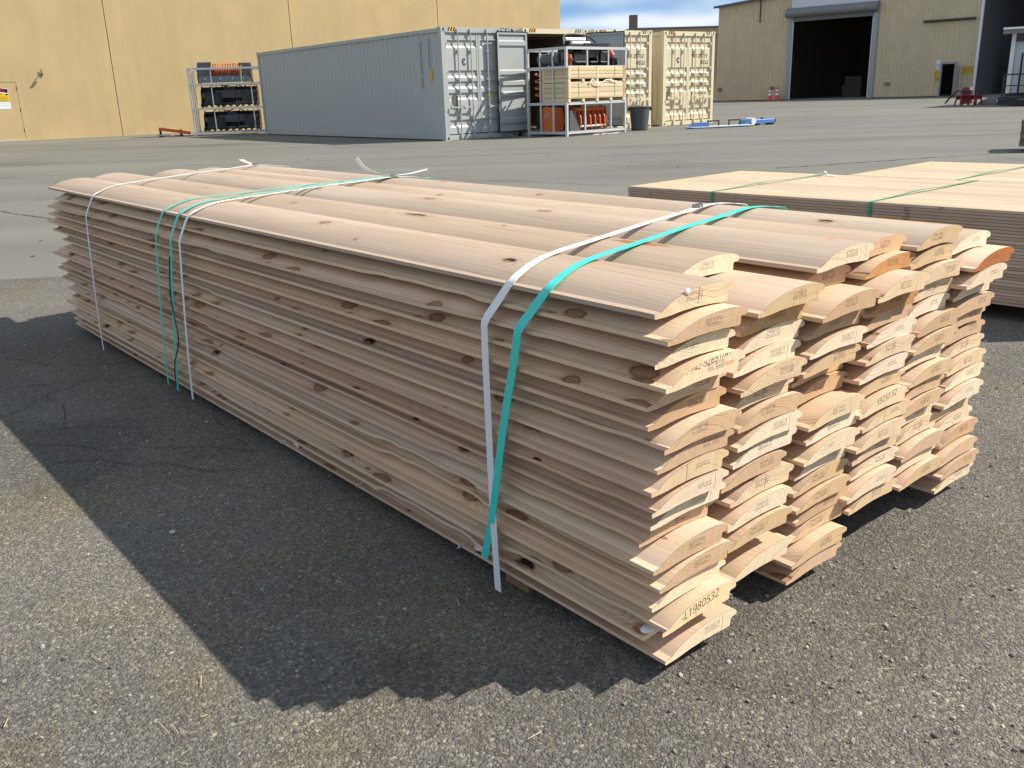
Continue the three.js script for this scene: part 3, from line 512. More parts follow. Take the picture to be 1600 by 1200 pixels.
function container(label, along, m, inner, o) {
  const u = [Math.cos(0.6455), -Math.sin(0.6455)], t = thing('shipping_container', label, 'container', [-1.5588 + u[0] * along, 0, -25.3159 + u[1] * along], 0.6455, 'shipping containers in a row');
  const post = (x, z, w, d) => box(w, CH - 0.2, d, x, CH / 2, z);
  for (const x of [0.065, CW - 0.065]) { obj('corner_post', post(x, -0.07, 0.12, 0.13), m, t); obj('corner_post', post(x, -CL + 0.07, 0.12, 0.13), m, t); }
  obj('header', [box(CW - 0.27, 0.13, 0.12, CW / 2, CH - 0.075, -0.072)], m, t); obj('sill', box(CW - 0.27, 0.13, 0.12, CW / 2, 0.075, -0.072), m, t);
  for (const x of [0.045, CW - 0.045]) { obj('top_rail', box(0.07, 0.10, CL - 0.28, x, CH - 0.075, -CL / 2), m, t); obj('bottom_rail', box(0.07, 0.17, CL - 0.28, x, 0.115, -CL / 2), m, t); }
  const ls = obj('side_panel', corr40, inner ? [m][0] : m, t); ls.position.set(0.025, 0, -0.16);
  const rs = obj('side_panel', corr40.clone(), m, t); rs.position.set(CW - 0.062, 0, -0.16);
  obj('roof', box(CW - 0.16, 0.02, CL - 0.3, CW / 2, CH - 0.045, -CL / 2), m, t); obj('floor', box(CW - 0.16, 0.03, CL - 0.3, CW / 2, 0.16, -CL / 2), std([0.16, 0.10, 0.06], 0.8), t); obj('end_wall', box(CW - 0.24, CH - 0.3, 0.03, CW / 2, CH / 2, -CL + 0.06), m, t);
  for (const x of [0.089, CW - 0.089]) for (const y of [0.06, CH - 0.06]) for (const z of [-0.081, -CL + 0.081]) {
    const c = obj('corner_casting', [box(0.178, 0.118, 0.162, x, y, z)], m, t);
    if (z > -1) obj('dark_hole_disc', new THREE.CylinderGeometry(0.034, 0.034, 0.006, 14).scale(0.8, 1, 1.15).rotateX(Math.PI / 2).translate(x, y, 0.002), rubber, c);  // near-black disc on the surface, painting the shade of an opening
  }
  const st = obj('hazard_stripe', [0, 1, 2].flatMap((i) => [plate([[0.22 + i * 0.085, 2.79], [0.265 + i * 0.085, 2.79], [0.305 + i * 0.085, 2.885], [0.26 + i * 0.085, 2.885]], 0.003, -0.0115), plate([[CW - 0.50 + i * 0.085, 2.79], [CW - 0.455 + i * 0.085, 2.79], [CW - 0.415 + i * 0.085, 2.885], [CW - 0.46 + i * 0.085, 2.885]], 0.003, -0.0115)]), std([0.05, 0.035, 0.02], 0.6), t);
  obj('hazard_stripe', [0, 1, 2].map((i) => plate([[0.265 + i * 0.085, 2.79], [0.30 + i * 0.085, 2.79], [0.34 + i * 0.085, 2.885], [0.305 + i * 0.085, 2.885]], 0.003, -0.0115)), std([0.80, 0.42, 0.04], 0.6), t);
  const L = containerDoor(t, inner ?? m, true, o.rods !== false), Rr = containerDoor(t, inner ?? m, false, o.rods !== false);
  L.position.set(0.105, 0, -0.055); Rr.position.set(CW - 0.105, 0, -0.055);
  if (o.openL) { L.position.set(0.105, 0, 0.035); L.rotation.y = -Math.PI + o.openL; } if (o.openR) { Rr.position.set(CW - 0.105, 0, 0.035); Rr.rotation.y = Math.PI - o.openR; }
  return [t, L, Rr];
}
const decal = (name, w, h, parent, pos, rot, W, H, draw) => { const m = new THREE.MeshStandardMaterial({ map: canvasTex(W, H, draw), transparent: true, roughness: 0.7 }); const o = inst(name, new THREE.PlaneGeometry(w, h), m, parent, pos, rot); return o; };
const greyPaint = std([1, 1, 1], 0.5, { map: wearTex(256, [0.675, 0.69, 0.68], 14, 0.10, 2) }), cream = std([1, 1, 1], 0.55, { map: wearTex(256, [0.85, 0.805, 0.69], 24, 0.10, 2) }), greyDoor = std([1, 1, 1], 0.55, { map: wearTex(256, [0.66, 0.68, 0.675], 34, 0.08, 2) });
const ring = (x, w, h) => { x.clearRect(0, 0, w, h); x.strokeStyle = '#2b3f66'; x.lineWidth = 15; x.beginPath(); x.arc(w / 2, h / 2, w * 0.36, 0.6, 5.6); x.stroke(); x.fillStyle = '#2b3f66'; x.beginPath(); x.arc(w * 0.36, h * 0.5, w * 0.12, 0, 6.3); x.fill(); };
{
  const [c1, l1, r1] = container('long grey forty foot shipping container with closed ribbed doors', 0, greyPaint, null, {});
  decal('door_emblem', 0.15, 0.19, l1, [0.63, 2.02, 0.004], [0, 0, 0], 64, 64, ring);
  obj('data_plate', box(0.19, 0.36, 0.004, 0.28, 0.98, 0.004), std([0.17, 0.16, 0.15], 0.5, { metalness: 0.5 }), l1);
  obj('padlock_tag', [box(0.07, 0.13, 0.02, 0, 1.12, 0.115)], std([0.75, 0.55, 0.06], 0.5), r1).position.x = -0.86;
  const small = (seed) => (x, w, h) => { const r = rng(seed); x.clearRect(0, 0, w, h); x.fillStyle = 'rgba(25,28,34,0.85)'; for (let y = 6; y < h - 10; y += 15) if (r() > 0.14) x.fillRect(6 + 5 * r(), y, (w - 14) * (0.6 + 0.4 * r()), 9); };
  decal('side_lettering', 0.11, 1.5, c1, [-0.006, 1.95, -1.02], [0, -Math.PI / 2, 0], 32, 512, small(4)); decal('side_lettering', 0.10, 0.8, c1, [-0.006, 2.25, -0.62], [0, -Math.PI / 2, 0], 32, 256, small(9));
  obj('yellow_label', box(0.004, 0.26, 0.14, 0.018, 1.72, -0.60), std([0.65, 0.42, 0.06], 0.6), c1);
  const [c2] = container('cream shipping container standing open with grey doors swung wide', 2.74, cream, greyDoor, { openL: 0.05, openR: 0.87 });
  obj('inner_lining', [box(0.02, 2.5, 11.6, 0.115, 1.45, -6.1), box(0.02, 2.5, 11.6, CW - 0.115, 1.45, -6.1), box(2.2, 0.02, 11.6, CW / 2, 2.74, -6.1), box(2.2, 0.02, 11.6, CW / 2, 0.20, -6.1), box(2.2, 2.5, 0.02, CW / 2, 1.45, -11.9)], std([0.22, 0.17, 0.12], 0.85), c2);  // brown lining added to darken the open interior, standing in for its shade
  const [c3, l3, r3] = container('cream closed shipping container right of the open one, behind the grey bin', 5.44, cream, null, {});
  const [c4, l4, r4] = container('rightmost cream shipping container nearest the metal building', 8.40, cream, null, {});
  const num = (a, b) => (x, w, h) => { x.clearRect(0, 0, w, h); x.fillStyle = 'rgba(70,55,45,0.85)'; x.font = 'bold 58px sans-serif'; x.fillText(a, 4, 62); x.fillText(b, w * 0.52, 134); const r = rng(a.length); x.fillStyle = 'rgba(80,65,55,0.7)'; };
  decal('door_number', 0.86, 0.40, r3, [-0.56, 2.07, 0.006], [0, 0, 0], 300, 144, num('103 25742', '45G2'));
  decal('door_number', 0.86, 0.40, r4, [-0.56, 2.07, 0.006], [0, 0, 0], 300, 144, num('103 25721', '45G2'));
  const lines = (x, w, h) => { const r = rng(12); x.clearRect(0, 0, w, h); x.fillStyle = 'rgba(75,62,52,0.8)'; for (const y of [6, 26]) for (let i = 0; i < 5; i++) x.fillRect(4 + i * 50, y, 24 + 20 * r(), 10); };
  for (const r of [r3, r4]) for (const y of [1.585, 1.565 - 0.28, 1.02 - 0.03]) decal('door_number', 0.80, 0.10, r, [-0.56, y, 0.006], [0, 0, 0], 256, 44, lines);
  decal('door_emblem', 0.16, 0.19, l4, [0.63, 2.02, 0.004], [0, 0, 0], 64, 64, ring);
  obj('data_plate', box(0.19, 0.36, 0.004, 0.19, 0.98, 0.004), std([0.12, 0.10, 0.09], 0.5), l4);
}

// ------------------------------------------------------------------ storage racks and what is on them
const galv = std([0.56, 0.57, 0.57], 0.45, { metalness: 0.25 }), blackSteel = std([0.022, 0.023, 0.027], 0.45), gunGrey = std([0.09, 0.095, 0.10], 0.5), orangeP = std([0.62, 0.14, 0.025], 0.5), orangeD = std([0.52, 0.10, 0.03], 0.55), chrome = std([0.7, 0.7, 0.7], 0.25, { metalness: 0.9 });
function rack(label, pos, turn, L, D, levels, uprights, pw = 0.065, open) {
  const t = thing('steel_rack', label, 'rack', pos, turn, 'stacking steel racks'), top = levels[levels.length - 1];
  for (const x of [0, L]) for (const z of [0, -D]) { if (open && z === 0) for (const [a, b] of [[0, levels[1] + 0.03], [levels[2] - 0.03, top + 0.03]]) obj('post', box(pw, b - a, pw, x, (a + b) / 2, z), galv, t); else obj('post', box(pw, top + 0.03, pw, x, top / 2 + 0.015, z), galv, t); }
  for (const y of levels) {
    for (const z of [0, -D]) obj('rail', box(L - 0.07, 0.07, 0.055, L / 2, y, z), galv, t);
    for (const x of [0, L]) obj('rail', box(0.055, 0.065, D - 0.07, x, y, -D / 2), galv, t);
  }
  for (let i = 0; i < levels.length - 1; i++) { const lo = levels[i], hi = levels[i + 1]; for (const a of uprights[i]) { obj('upright', box(pw * 0.62, hi - lo - 0.075, pw * 0.62, L * a, (lo + hi) / 2, 0), galv, t); obj('upright', box(pw * 0.62, hi - lo - 0.075, pw * 0.62, L * a, (lo + hi) / 2, -D), galv, t); } for (const a of [0.34, 0.67]) obj('upright', box(pw * 0.62, hi - lo - 0.075, pw * 0.62, 0, (lo + hi) / 2, -D * a), galv, t); for (let k = 1; k < 5; k++) obj('deck_bar', box(0.05, 0.03, D - 0.07, L * k / 5, lo + 0.02, -D / 2), galv, t); }
  return t;
}
// grapple bucket: profiled side plates, back plate, tines, hydraulic rams and a mount frame
function grapple(label, pos, turn, L, h, d, m, group) {
  const t = thing('grapple_bucket', label, 'machine attachment', pos, turn, group), side = [[0, 0.05], [d * 0.75, 0], [d, h * 0.12], [d * 0.72, h * 0.28], [d * 0.62, h * 0.75], [d * 0.3, h], [0.04, h * 0.9]];
  for (const x of [0, L - 0.03, L * 0.36, L * 0.62]) obj('side_plate', plate(side, 0.03).rotateY(-Math.PI / 2).translate(x + 0.03, 0, -d), m, t);
  obj('back_plate', [box(L, h * 0.34, 0.03, L / 2, h * 0.30, -d * 0.95), box(L, h * 0.24, 0.03, L / 2, h * 0.76, -d * 0.92)], m, t);
  obj('front_plate', box(L * 0.56, h * 0.34, 0.03, L * 0.55, h * 0.60, -d * 0.38).rotateX(0), gunGrey, t);
  for (let i = 0; i < 9; i++) obj('tine', plate([[0, 0.03], [d * 0.5, 0], [d * 0.98, 0.06], [d * 0.5, 0.08], [0, 0.12]], 0.025).rotateY(-Math.PI / 2).translate(L * (0.06 + 0.11 * i), 0.005, -d), m, t);
  obj('housing', [rbox(L * 0.30, h * 0.52, d * 0.5, 0.03, L * 0.20, h * 0.42, -d * 0.55), rbox(L * 0.26, h * 0.60, d * 0.4, 0.03, L * 0.84, h * 0.45, -d * 0.5), rbox(L * 0.2, h * 0.3, d * 0.4, 0.03, L * 0.52, h * 0.80, -d * 0.6)], m, t);
  for (const a of [0.2, 0.5, 0.8]) obj('ram', [rod([L * a, h * 0.45, -d * 0.8], [L * a, h * 0.93, -d * 0.35], 0.035), rod([L * a, h * 0.93, -d * 0.35], [L * a, h * 0.99, -d * 0.28], 0.018)], a === 0.5 ? chrome : m, t);
  obj('cross_tube', [rod([0.03, h * 0.88, -d * 0.62], [L - 0.03, h * 0.88, -d * 0.62], 0.045), rod([0.03, h * 0.16, -d * 0.30], [L - 0.03, h * 0.16, -d * 0.30], 0.05)], m, t);
  obj('hose', tube([[L * 0.15, h * 0.9, -d * 0.6], [L * 0.25, h * 1.06, -d * 0.5], [L * 0.45, h * 0.97, -d * 0.45], [L * 0.6, h * 1.07, -d * 0.5], [L * 0.75, h * 0.9, -d * 0.6]], 0.018), blackSteel, t);
  return t;
}
{
  // left rack, half hidden by the grey container
  const P = [-11.75, -35.86], a = 0.15, Ld = 2.75, Dd = 1.25, lv = [0.10, 0.985, 1.86, 2.42];
  rack('galvanised three tier rack of black attachments left of the grey container', [P[0], 0, P[1]], a, Ld, Dd, lv, [[0.29, 0.82], [0.29, 0.82], [0.30, 0.70]], 0.055);
  const at = (x, y, z) => [P[0] + x * Math.cos(a) + z * Math.sin(a), y, P[1] - x * Math.sin(a) + z * Math.cos(a)];
  grapple('black grapple bucket on the bottom tier of the left rack', at(0.30, 0.137, -0.12), a, 2.1, 0.78, 1.0, blackSteel, 'black grapple buckets');
  grapple('black grapple bucket on the middle tier of the left rack', at(0.30, 1.022, -0.12), a, 2.1, 0.80, 1.0, blackSteel, 'black grapple buckets');
  // tiller on the top tier: black housing, orange coiled tines
  const t = thing('rotary_tiller', 'tiller with coiled orange tines on top of the left rack', 'machine attachment', at(0.28, 1.897, -0.18), a);
  for (const x of [0.05, 1.98]) obj('side_plate', plate([[0, 0], [0.72, 0.02], [0.78, 0.30], [0.55, 0.68], [0.30, 0.74], [0.05, 0.55]], 0.035).rotateY(-Math.PI / 2).translate(x, 0, -0.80), x < 1 ? std([0.07, 0.06, 0.06], 0.5) : blackSteel, t);
  obj('hood', [box(0.50, 0.62, 0.05, 0.31, 0.45, -0.12), box(0.40, 0.56, 0.05, 1.76, 0.43, -0.12), rbox(1.8, 0.2, 0.5, 0.02, 1.0, 0.34, -0.5)], gunGrey, t);
  obj('mount_plate', [box(1.86, 0.20, 0.05, 1.0, 0.16, -0.05), box(1.86, 0.05, 0.12, 1.0, 0.05, -0.02)], std([0.12, 0.15, 0.17], 0.5), t);
  obj('shaft', rod([0.07, 0.46, -0.30], [1.95, 0.46, -0.30], 0.09), orangeD, t);
  for (let i = 0; i < 11; i++) { const pts = []; for (let k = 0; k <= 10; k++) { const th = 0.3 + k * 0.58 + i * 0.9; pts.push([0.55 + i * 0.105 + k * 0.008, 0.46 + 0.25 * Math.sin(th), -0.30 + 0.25 * Math.cos(th)]); } obj('coil_tine', tube(pts, 0.02, 22, 6), orangeP, t); }
  obj('bolt', [0.3, 0.85, 1.3, 1.7].map((x) => rod([x, 0.16, -0.03], [x, 0.16, -0.005], 0.025)), chrome, t);
}
{
  // right rack in front of the open container
  const P = [1.716, -25.331], a = Math.atan2(0.698, 0.717), Ld = 2.49, Dd = 1.42, lv = [0.10, 0.86, 1.79, 2.27], at = (x, y, z) => [P[0] + x * Math.cos(a) + z * Math.sin(a), y, P[1] - x * Math.sin(a) + z * Math.cos(a)];
  rack('galvanised rack loaded with wooden crates and attachments before the open container', [P[0], 0, P[1]], a, Ld, Dd, lv, [[0.30, 0.745], [], [0.34, 0.70]], 0.065, true);
  // bottom tier
  const f = thing('root_rake', 'orange tined rake on the bottom tier of the right rack', 'machine attachment', at(0.62, 0.137, -0.10), a);
  obj('top_tube', rod([0.05, 0.55, -0.22], [1.28, 0.55, -0.22], 0.06), orangeP, f); obj('lower_tube', rod([0.10, 0.10, -0.06], [1.20, 0.10, -0.06], 0.028), galv, f);
  for (let i = 0; i < 6; i++) obj('tine', plate([[0, 0.52], [0.08, 0.60], [0.22, 0.35], [0.24, 0.06], [0.18, 0], [0.14, 0.32]], 0.045).rotateY(-Math.PI / 2).translate(0.16 + i * 0.205, 0.0, -0.27), orangeD, f);
  for (const x of [0.03, 1.34]) obj('side_plate', plate([[0, 0.1], [0.34, 0.16], [0.30, 0.60], [0.05, 0.64]], 0.03).rotateY(-Math.PI / 2).translate(x, 0, -0.45), orangeD, f);
  obj('back_plate', box(1.2, 0.5, 0.03, 0.68, 0.28, -0.50), gunGrey, f);
  const b = thing('orange_bucket', 'orange sided bucket at the left end of the right rack', 'machine attachment', at(0.06, 0.137, -0.55), a);
  for (const z of [0, -0.42]) obj('side_plate', plate([[0, 0], [0.36, 0], [0.42, 0.3], [0.34, 0.62], [0, 0.64]], 0.03).translate(0, 0, z), orangeP, b);
  obj('side_plate', box(0.03, 0.64, 0.45, 0.0, 0.32, -0.195), orangeP, b); obj('floor_plate', box(0.36, 0.03, 0.39, 0.20, 0.015, -0.195), orangeD, b);
  obj('bolt_ring', new THREE.TorusGeometry(0.055, 0.016, 8, 18).rotateY(Math.PI / 2).translate(-0.022, 0.42, -0.22), zinc, b);
  const w = thing('blade_plate', 'dark folded steel blade leaning in the bottom tier of the right rack', 'machine attachment', at(0.14, 0.137, -0.06), a);
  obj('blade', plate([[0, 0], [0.44, 0], [0.10, 0.54], [0.02, 0.54]], 0.04), gunGrey, w); obj('rib', [bar([0.42, 0.02, -0.02], [0.26, 0.52, -0.05], 0.05), bar([0.10, 0.52, -0.03], [0.24, 0.55, -0.03], 0.04)], blackSteel, w);
  grapple('black grapple bucket at the back of the bottom tier, right rack', at(0.20, 0.137, -0.62), a, 2.1, 0.60, 0.72, blackSteel, 'black grapple buckets');
  // middle tier crates
  const pine = std([1, 1, 1], 0.75, { map: woodTextures[6] }), pineA = std([0.96, 0.93, 0.84], 0.75), pineB = std([0.60, 0.49, 0.29], 0.8), pineC = std([0.66, 0.55, 0.35], 0.8), pineD = std([0.52, 0.32, 0.17], 0.8);
  const crate = (label, y, hC) => {
    const t = thing('wooden_crate', label, 'crate', at(0.02, y, 0.06), a, 'stacked wooden crates'), W = 2.42, D2 = 0.98, hb = hC - 0.09;
    for (const x of [0.05, 0.62, 1.21, 1.80, W - 0.05]) obj('skid', box(0.10, 0.088, D2 - 0.02, x, 0.044, -D2 / 2), pineC, t);
    obj('base', box(W, 0.02, D2, W / 2, 0.10, -D2 / 2), pineB, t);
    const n = 3, ph = (hb - 0.03) / n;
    for (let i = 0; i < n; i++) { for (const [x0, x1] of [[0.09, W / 2 - 0.04], [W / 2 + 0.04, W - 0.09]]) obj('plank', box(x1 - x0, ph - 0.008, 0.02, (x0 + x1) / 2, 0.115 + ph * (i + 0.5), -0.02), [pineB, pineC][(i + (x0 > 1 ? 1 : 0)) % 2], t); obj('plank', box(0.02, ph - 0.008, D2 - 0.18, 0.02, 0.115 + ph * (i + 0.5), -D2 / 2), [pineC, pineB][i % 2], t); obj('plank', box(0.02, ph - 0.008, D2 - 0.18, W - 0.02, 0.115 + ph * (i + 0.5), -D2 / 2), pineC, t); obj('plank', box(W - 0.18, ph - 0.008, 0.02, W / 2, 0.115 + ph * (i + 0.5), -D2 + 0.02), pineB, t); }
    for (const x of [0.045, W / 2, W - 0.045]) for (const z of [-0.018, -D2 + 0.018]) obj('corner_post', box(0.085, hb, 0.03, x, 0.11 + hb / 2, z), x > 2 ? pineD : pineC, t);
    for (const z of [-0.05, -D2 + 0.05]) obj('corner_post', box(0.03, hb, 0.09, 0.014, 0.11 + hb / 2, z), pineC, t);
    obj('top_rail', [box(W - 0.18, 0.05, 0.02, W / 2, hC - 0.01, -0.042), box(W - 0.18, 0.05, 0.02, W / 2, hC - 0.01, -D2 + 0.042)], pineC, t);
    obj('band', [0.42, 1.95].map((x) => box(0.014, hb - 0.01, 0.002, x, 0.11 + hb / 2, -0.0075)), std([0.07, 0.07, 0.07], 0.5), t);
    obj('contents', box(W - 0.2, hb - 0.12, D2 - 0.14, W / 2, 0.12 + (hb - 0.12) / 2, -D2 / 2), std([0.10, 0.10, 0.10], 0.8), t);
    return t;
  };
  crate('lower pine crate resting on the middle tier of the right rack', 0.897, 0.50);
  crate('upper pine crate stacked on another crate in the right rack', 1.405, 0.385);
  const film = thing('torn_wrap', 'torn white plastic wrap hanging between the two pine crates', 'plastic wrap', at(0.85, 1.33, 0.085), a);
  obj('strip', ribbon([[0, 0.02, 0], [0.10, 0.13, 0.02], [0.22, 0.06, 0.03], [0.42, -0.02, 0.01]], 0.06, 0.004, [0, 1, 0.2], 24), std([0.82, 0.80, 0.74], 0.5), film); obj('strip', ribbon([[0.45, -0.03, 0], [0.58, 0.08, 0.02], [0.72, 0.12, 0.01], [1.2, 0.07, 0.0]], 0.035, 0.004, [0, 1, 0.2], 24), std([0.82, 0.80, 0.74], 0.5), film);
  const ag = thing('auger_drive', 'orange and black auger behind the crates in the right rack', 'machine attachment', at(0.30, 0.897, -1.20), a);
  obj('flight', tube(Array.from({ length: 40 }, (_, k) => [0.16 * Math.cos(k * 0.6), 0.10 + k * 0.017, 0.16 * Math.sin(k * 0.6)]), 0.028, 160, 6), orangeP, ag); obj('shaft', rod([0, 0, 0], [0, 0.84, 0], 0.05), blackSteel, ag);
  // top tier
  grapple('black grapple bucket with silver ram at the right of the top tier', at(0.62, 1.827, -0.10), a, 1.7, 0.52, 0.80, blackSteel, 'black grapple buckets');
  const s = thing('sweeper_frame', 'black sweeper frame with bright silver tubes on top of the right rack', 'machine attachment', at(0.20, 2.31, -0.50), a);
  obj('frame', [box(1.7, 0.05, 0.5, 0.95, 0.025, 0.05), box(1.1, 0.04, 0.06, 1.3, 0.08, 0.28)], blackSteel, s); obj('silver_tube', [rod([0.15, 0.20, 0.15], [0.95, 0.20, 0.15], 0.05), rod([0.30, 0.10, 0.25], [1.05, 0.10, 0.25], 0.045)], std([0.78, 0.78, 0.78], 0.4), s); obj('silver_tube', rod([0.98, 0.08, 0.25], [1.35, 0.08, 0.25], 0.03), chrome, s);
  obj('guard', tube([[0.05, 0.06, 0.2], [0.15, 0.27, 0.1], [0.8, 0.33, 0.05], [1.2, 0.28, 0.1], [1.5, 0.06, 0.2]], 0.025), blackSteel, s); obj('upright', [box(0.04, 0.24, 0.04, 0.5, 0.15, 0.0), box(0.04, 0.2, 0.04, 1.1, 0.13, 0.0)], blackSteel, s);
  const pw = thing('power_head', 'small black and red power head at the right end of the top tier', 'machine attachment', at(2.15, 1.827, -0.30), a);
  obj('housing', rbox(0.24, 0.20, 0.34, 0.03, 0.12, 0.10, -0.05), blackSteel, pw); obj('cowl', new THREE.SphereGeometry(0.11, 14, 10).scale(1, 1.3, 1).translate(0.08, 0.30, -0.02), std([0.55, 0.07, 0.04], 0.35), pw); obj('light_lens', new THREE.SphereGeometry(0.035, 10, 8).translate(0.06, 0.30, 0.10), std([0.8, 0.75, 0.7], 0.3), pw);
  const k = thing('planter_head', 'black mechanism with orange fittings at the left of the top tier', 'machine attachment', at(0.08, 1.827, -0.55), a);
  obj('drum', rod([0.05, 0.18, -0.5], [0.05, 0.18, 0.2], 0.15), gunGrey, k); obj('bracket', [box(0.06, 0.36, 0.08, 0.05, 0.18, 0.25), box(0.4, 0.05, 0.3, 0.2, 0.025, 0.0)], blackSteel, k); obj('fitting', [new THREE.TorusGeometry(0.08, 0.025, 8, 16).translate(0.22, 0.25, 0.28), box(0.08, 0.26, 0.06, 0.36, 0.16, 0.30)], orangeD, k);
  const scrap = thing('broken_slats', 'broken pale slats lying on the ground under the right rack', 'scrap wood', at(1.0, 0, 0.10), a);
  for (const [x, z, q, L] of [[0.05, 0.02, 0.1, 0.30], [0.42, 0.0, 0.35, 0.35], [0.72, 0.05, -0.1, 0.42], [1.0, -0.04, 0.05, 0.30]]) obj('slat', box(L, 0.018, 0.05).rotateY(q).translate(x, 0.010, z), std([0.58, 0.55, 0.50], 0.8), scrap);
}
{ // grey bin
  const t = thing('trash_can', 'dark grey plastic trash can in front of the cream container', 'trash can', [4.06, 0, -27.95]);
  obj('body', new THREE.LatheGeometry([[0, 0.01], [0.23, 0.01], [0.245, 0.03], [0.295, 0.66], [0.29, 0.66], [0.235, 0.05], [0, 0.05]].map((p) => new THREE.Vector2(...p)), 28), std([0.075, 0.085, 0.09], 0.6), t);
  obj('rim', new THREE.TorusGeometry(0.30, 0.022, 10, 32).rotateX(Math.PI / 2).translate(0, 0.67, 0), std([0.075, 0.085, 0.09], 0.6), t); obj('handle', [box(0.06, 0.10, 0.13, 0.32, 0.61, 0), box(0.06, 0.10, 0.13, -0.32, 0.61, 0)], std([0.06, 0.07, 0.075], 0.6), t);
}
{ // blue lifting bar with black handles on the ground
  const t = thing('blue_tow_dolly', 'low blue metal dolly with black handles lying on the pavement', 'dolly', [5.50, 0, -27.75], 0.32), blue = std([0.10, 0.22, 0.55], 0.4), pale = std([0.55, 0.62, 0.72], 0.5);
  obj('deck', rbox(2.1, 0.03, 0.45, 0.008, 1.05, 0.04, 0), pale, t); obj('wedge', plate([[0, 0], [0.55, 0], [0.55, 0.17], [0.22, 0.17]], 0.42, -0.21), blue, t);
  for (const x of [0.62, 1.35]) obj('handle', [bar([x, 0.055, 0], [x, 0.19, 0], 0.03), bar([x + 0.38, 0.055, 0], [x + 0.38, 0.19, 0], 0.03), bar([x - 0.015, 0.20, 0], [x + 0.395, 0.20, 0], 0.035)], rubber, t);
  const u = thing('blue_ramp', 'long blue ramp section with white end lying right of the containers', 'ramp', [7.35, 0, -28.6], 0.5);
  obj('body', rbox(0.85, 0.13, 0.22, 0.02, 0.74, 0.11, 0), blue, u); obj('end_cap', rod([0.26, 0.13, -0.14], [0.26, 0.13, 0.14], 0.10), std([0.75, 0.78, 0.80], 0.5), u); obj('wedge', plate([[-0.22, 0.0], [0.14, 0.0], [0.14, 0.2], [0.0, 0.17]], 0.26, -0.13), std([0.05, 0.16, 0.32], 0.5), u); obj('foot', [box(0.12, 0.05, 0.28, 0.45, 0.025, 0), box(0.12, 0.05, 0.28, 1.05, 0.025, 0)], rubber, u); obj('clip', [box(0.06, 0.05, 0.06, 0.72, 0.195, 0), box(0.05, 0.11, 0.19, 1.19, 0.11, 0)], rubber, u);
}
{ // orange jack lying by the wall
  const t = thing('orange_jack', 'orange bar with black feet lying on the ground by the yellow wall', 'jack', [-13.35, 0, -36.4], -0.1), red = std([0.72, 0.10, 0.03], 0.5);
  obj('bar', bar([0.05, 0.30, 0], [1.28, 0.12, 0.05], 0.10), red, t); obj('bar', bar([0.0, 0.06, 0.1], [0.5, 0.06, 0.1], 0.05), std([0.5, 0.5, 0.5], 0.5), t);
  obj('foot', [box(0.06, 0.28, 0.08, 0.08, 0.14, 0), box(0.40, 0.06, 0.12, 0.24, 0.03, 0.02), box(0.06, 0.26, 0.08, 0.92, 0.13, 0.03), box(0.35, 0.05, 0.1, 0.8, 0.025, 0.04)], blackSteel, t); obj('tray', box(0.55, 0.03, 0.3, 0.55, 0.015, 0.05), std([0.4, 0.4, 0.38], 0.7), t);
}

// ------------------------------------------------------------------ ribbed metal building on the right
const khaki = std([1, 1, 1], 0.6, { map: wearTex(512, [0.78, 0.725, 0.61], 44, 0.08, 2) });
function ribWall(x0, x1, y0, y1top, pitch = 0.305, yTop2) { // faces +z, ribs vertical
  const F = [], n = Math.max(1, Math.round((x1 - x0) / pitch)), p = (x1 - x0) / n, top = (x) => (yTop2 === undefined ? y1top : y1top + (yTop2 - y1top) * (x - x0) / (x1 - x0)), pr = [[0, 0], [0.60, 0], [0.70, 0.035], [0.86, 0.035], [0.96, 0], [1, 0]];
  for (let i = 0; i < n; i++) for (let k = 0; k < 5; k++) { const a = pr[k], b = pr[k + 1], xa = x0 + (i + a[0]) * p, xb = x0 + (i + b[0]) * p; F.push([[xa, y0, a[1]], [xb, y0, b[1]], [xb, top(xb), b[1]], [xa, top(xa), a[1]]]); }
  const g = quads(null, F), P = g.attributes.position, uv = []; for (let i = 0; i < P.count; i++) uv.push(P.getX(i) / 6, P.getY(i) / 6); g.setAttribute('uv', new THREE.Float32BufferAttribute(uv, 2)); return g;
}
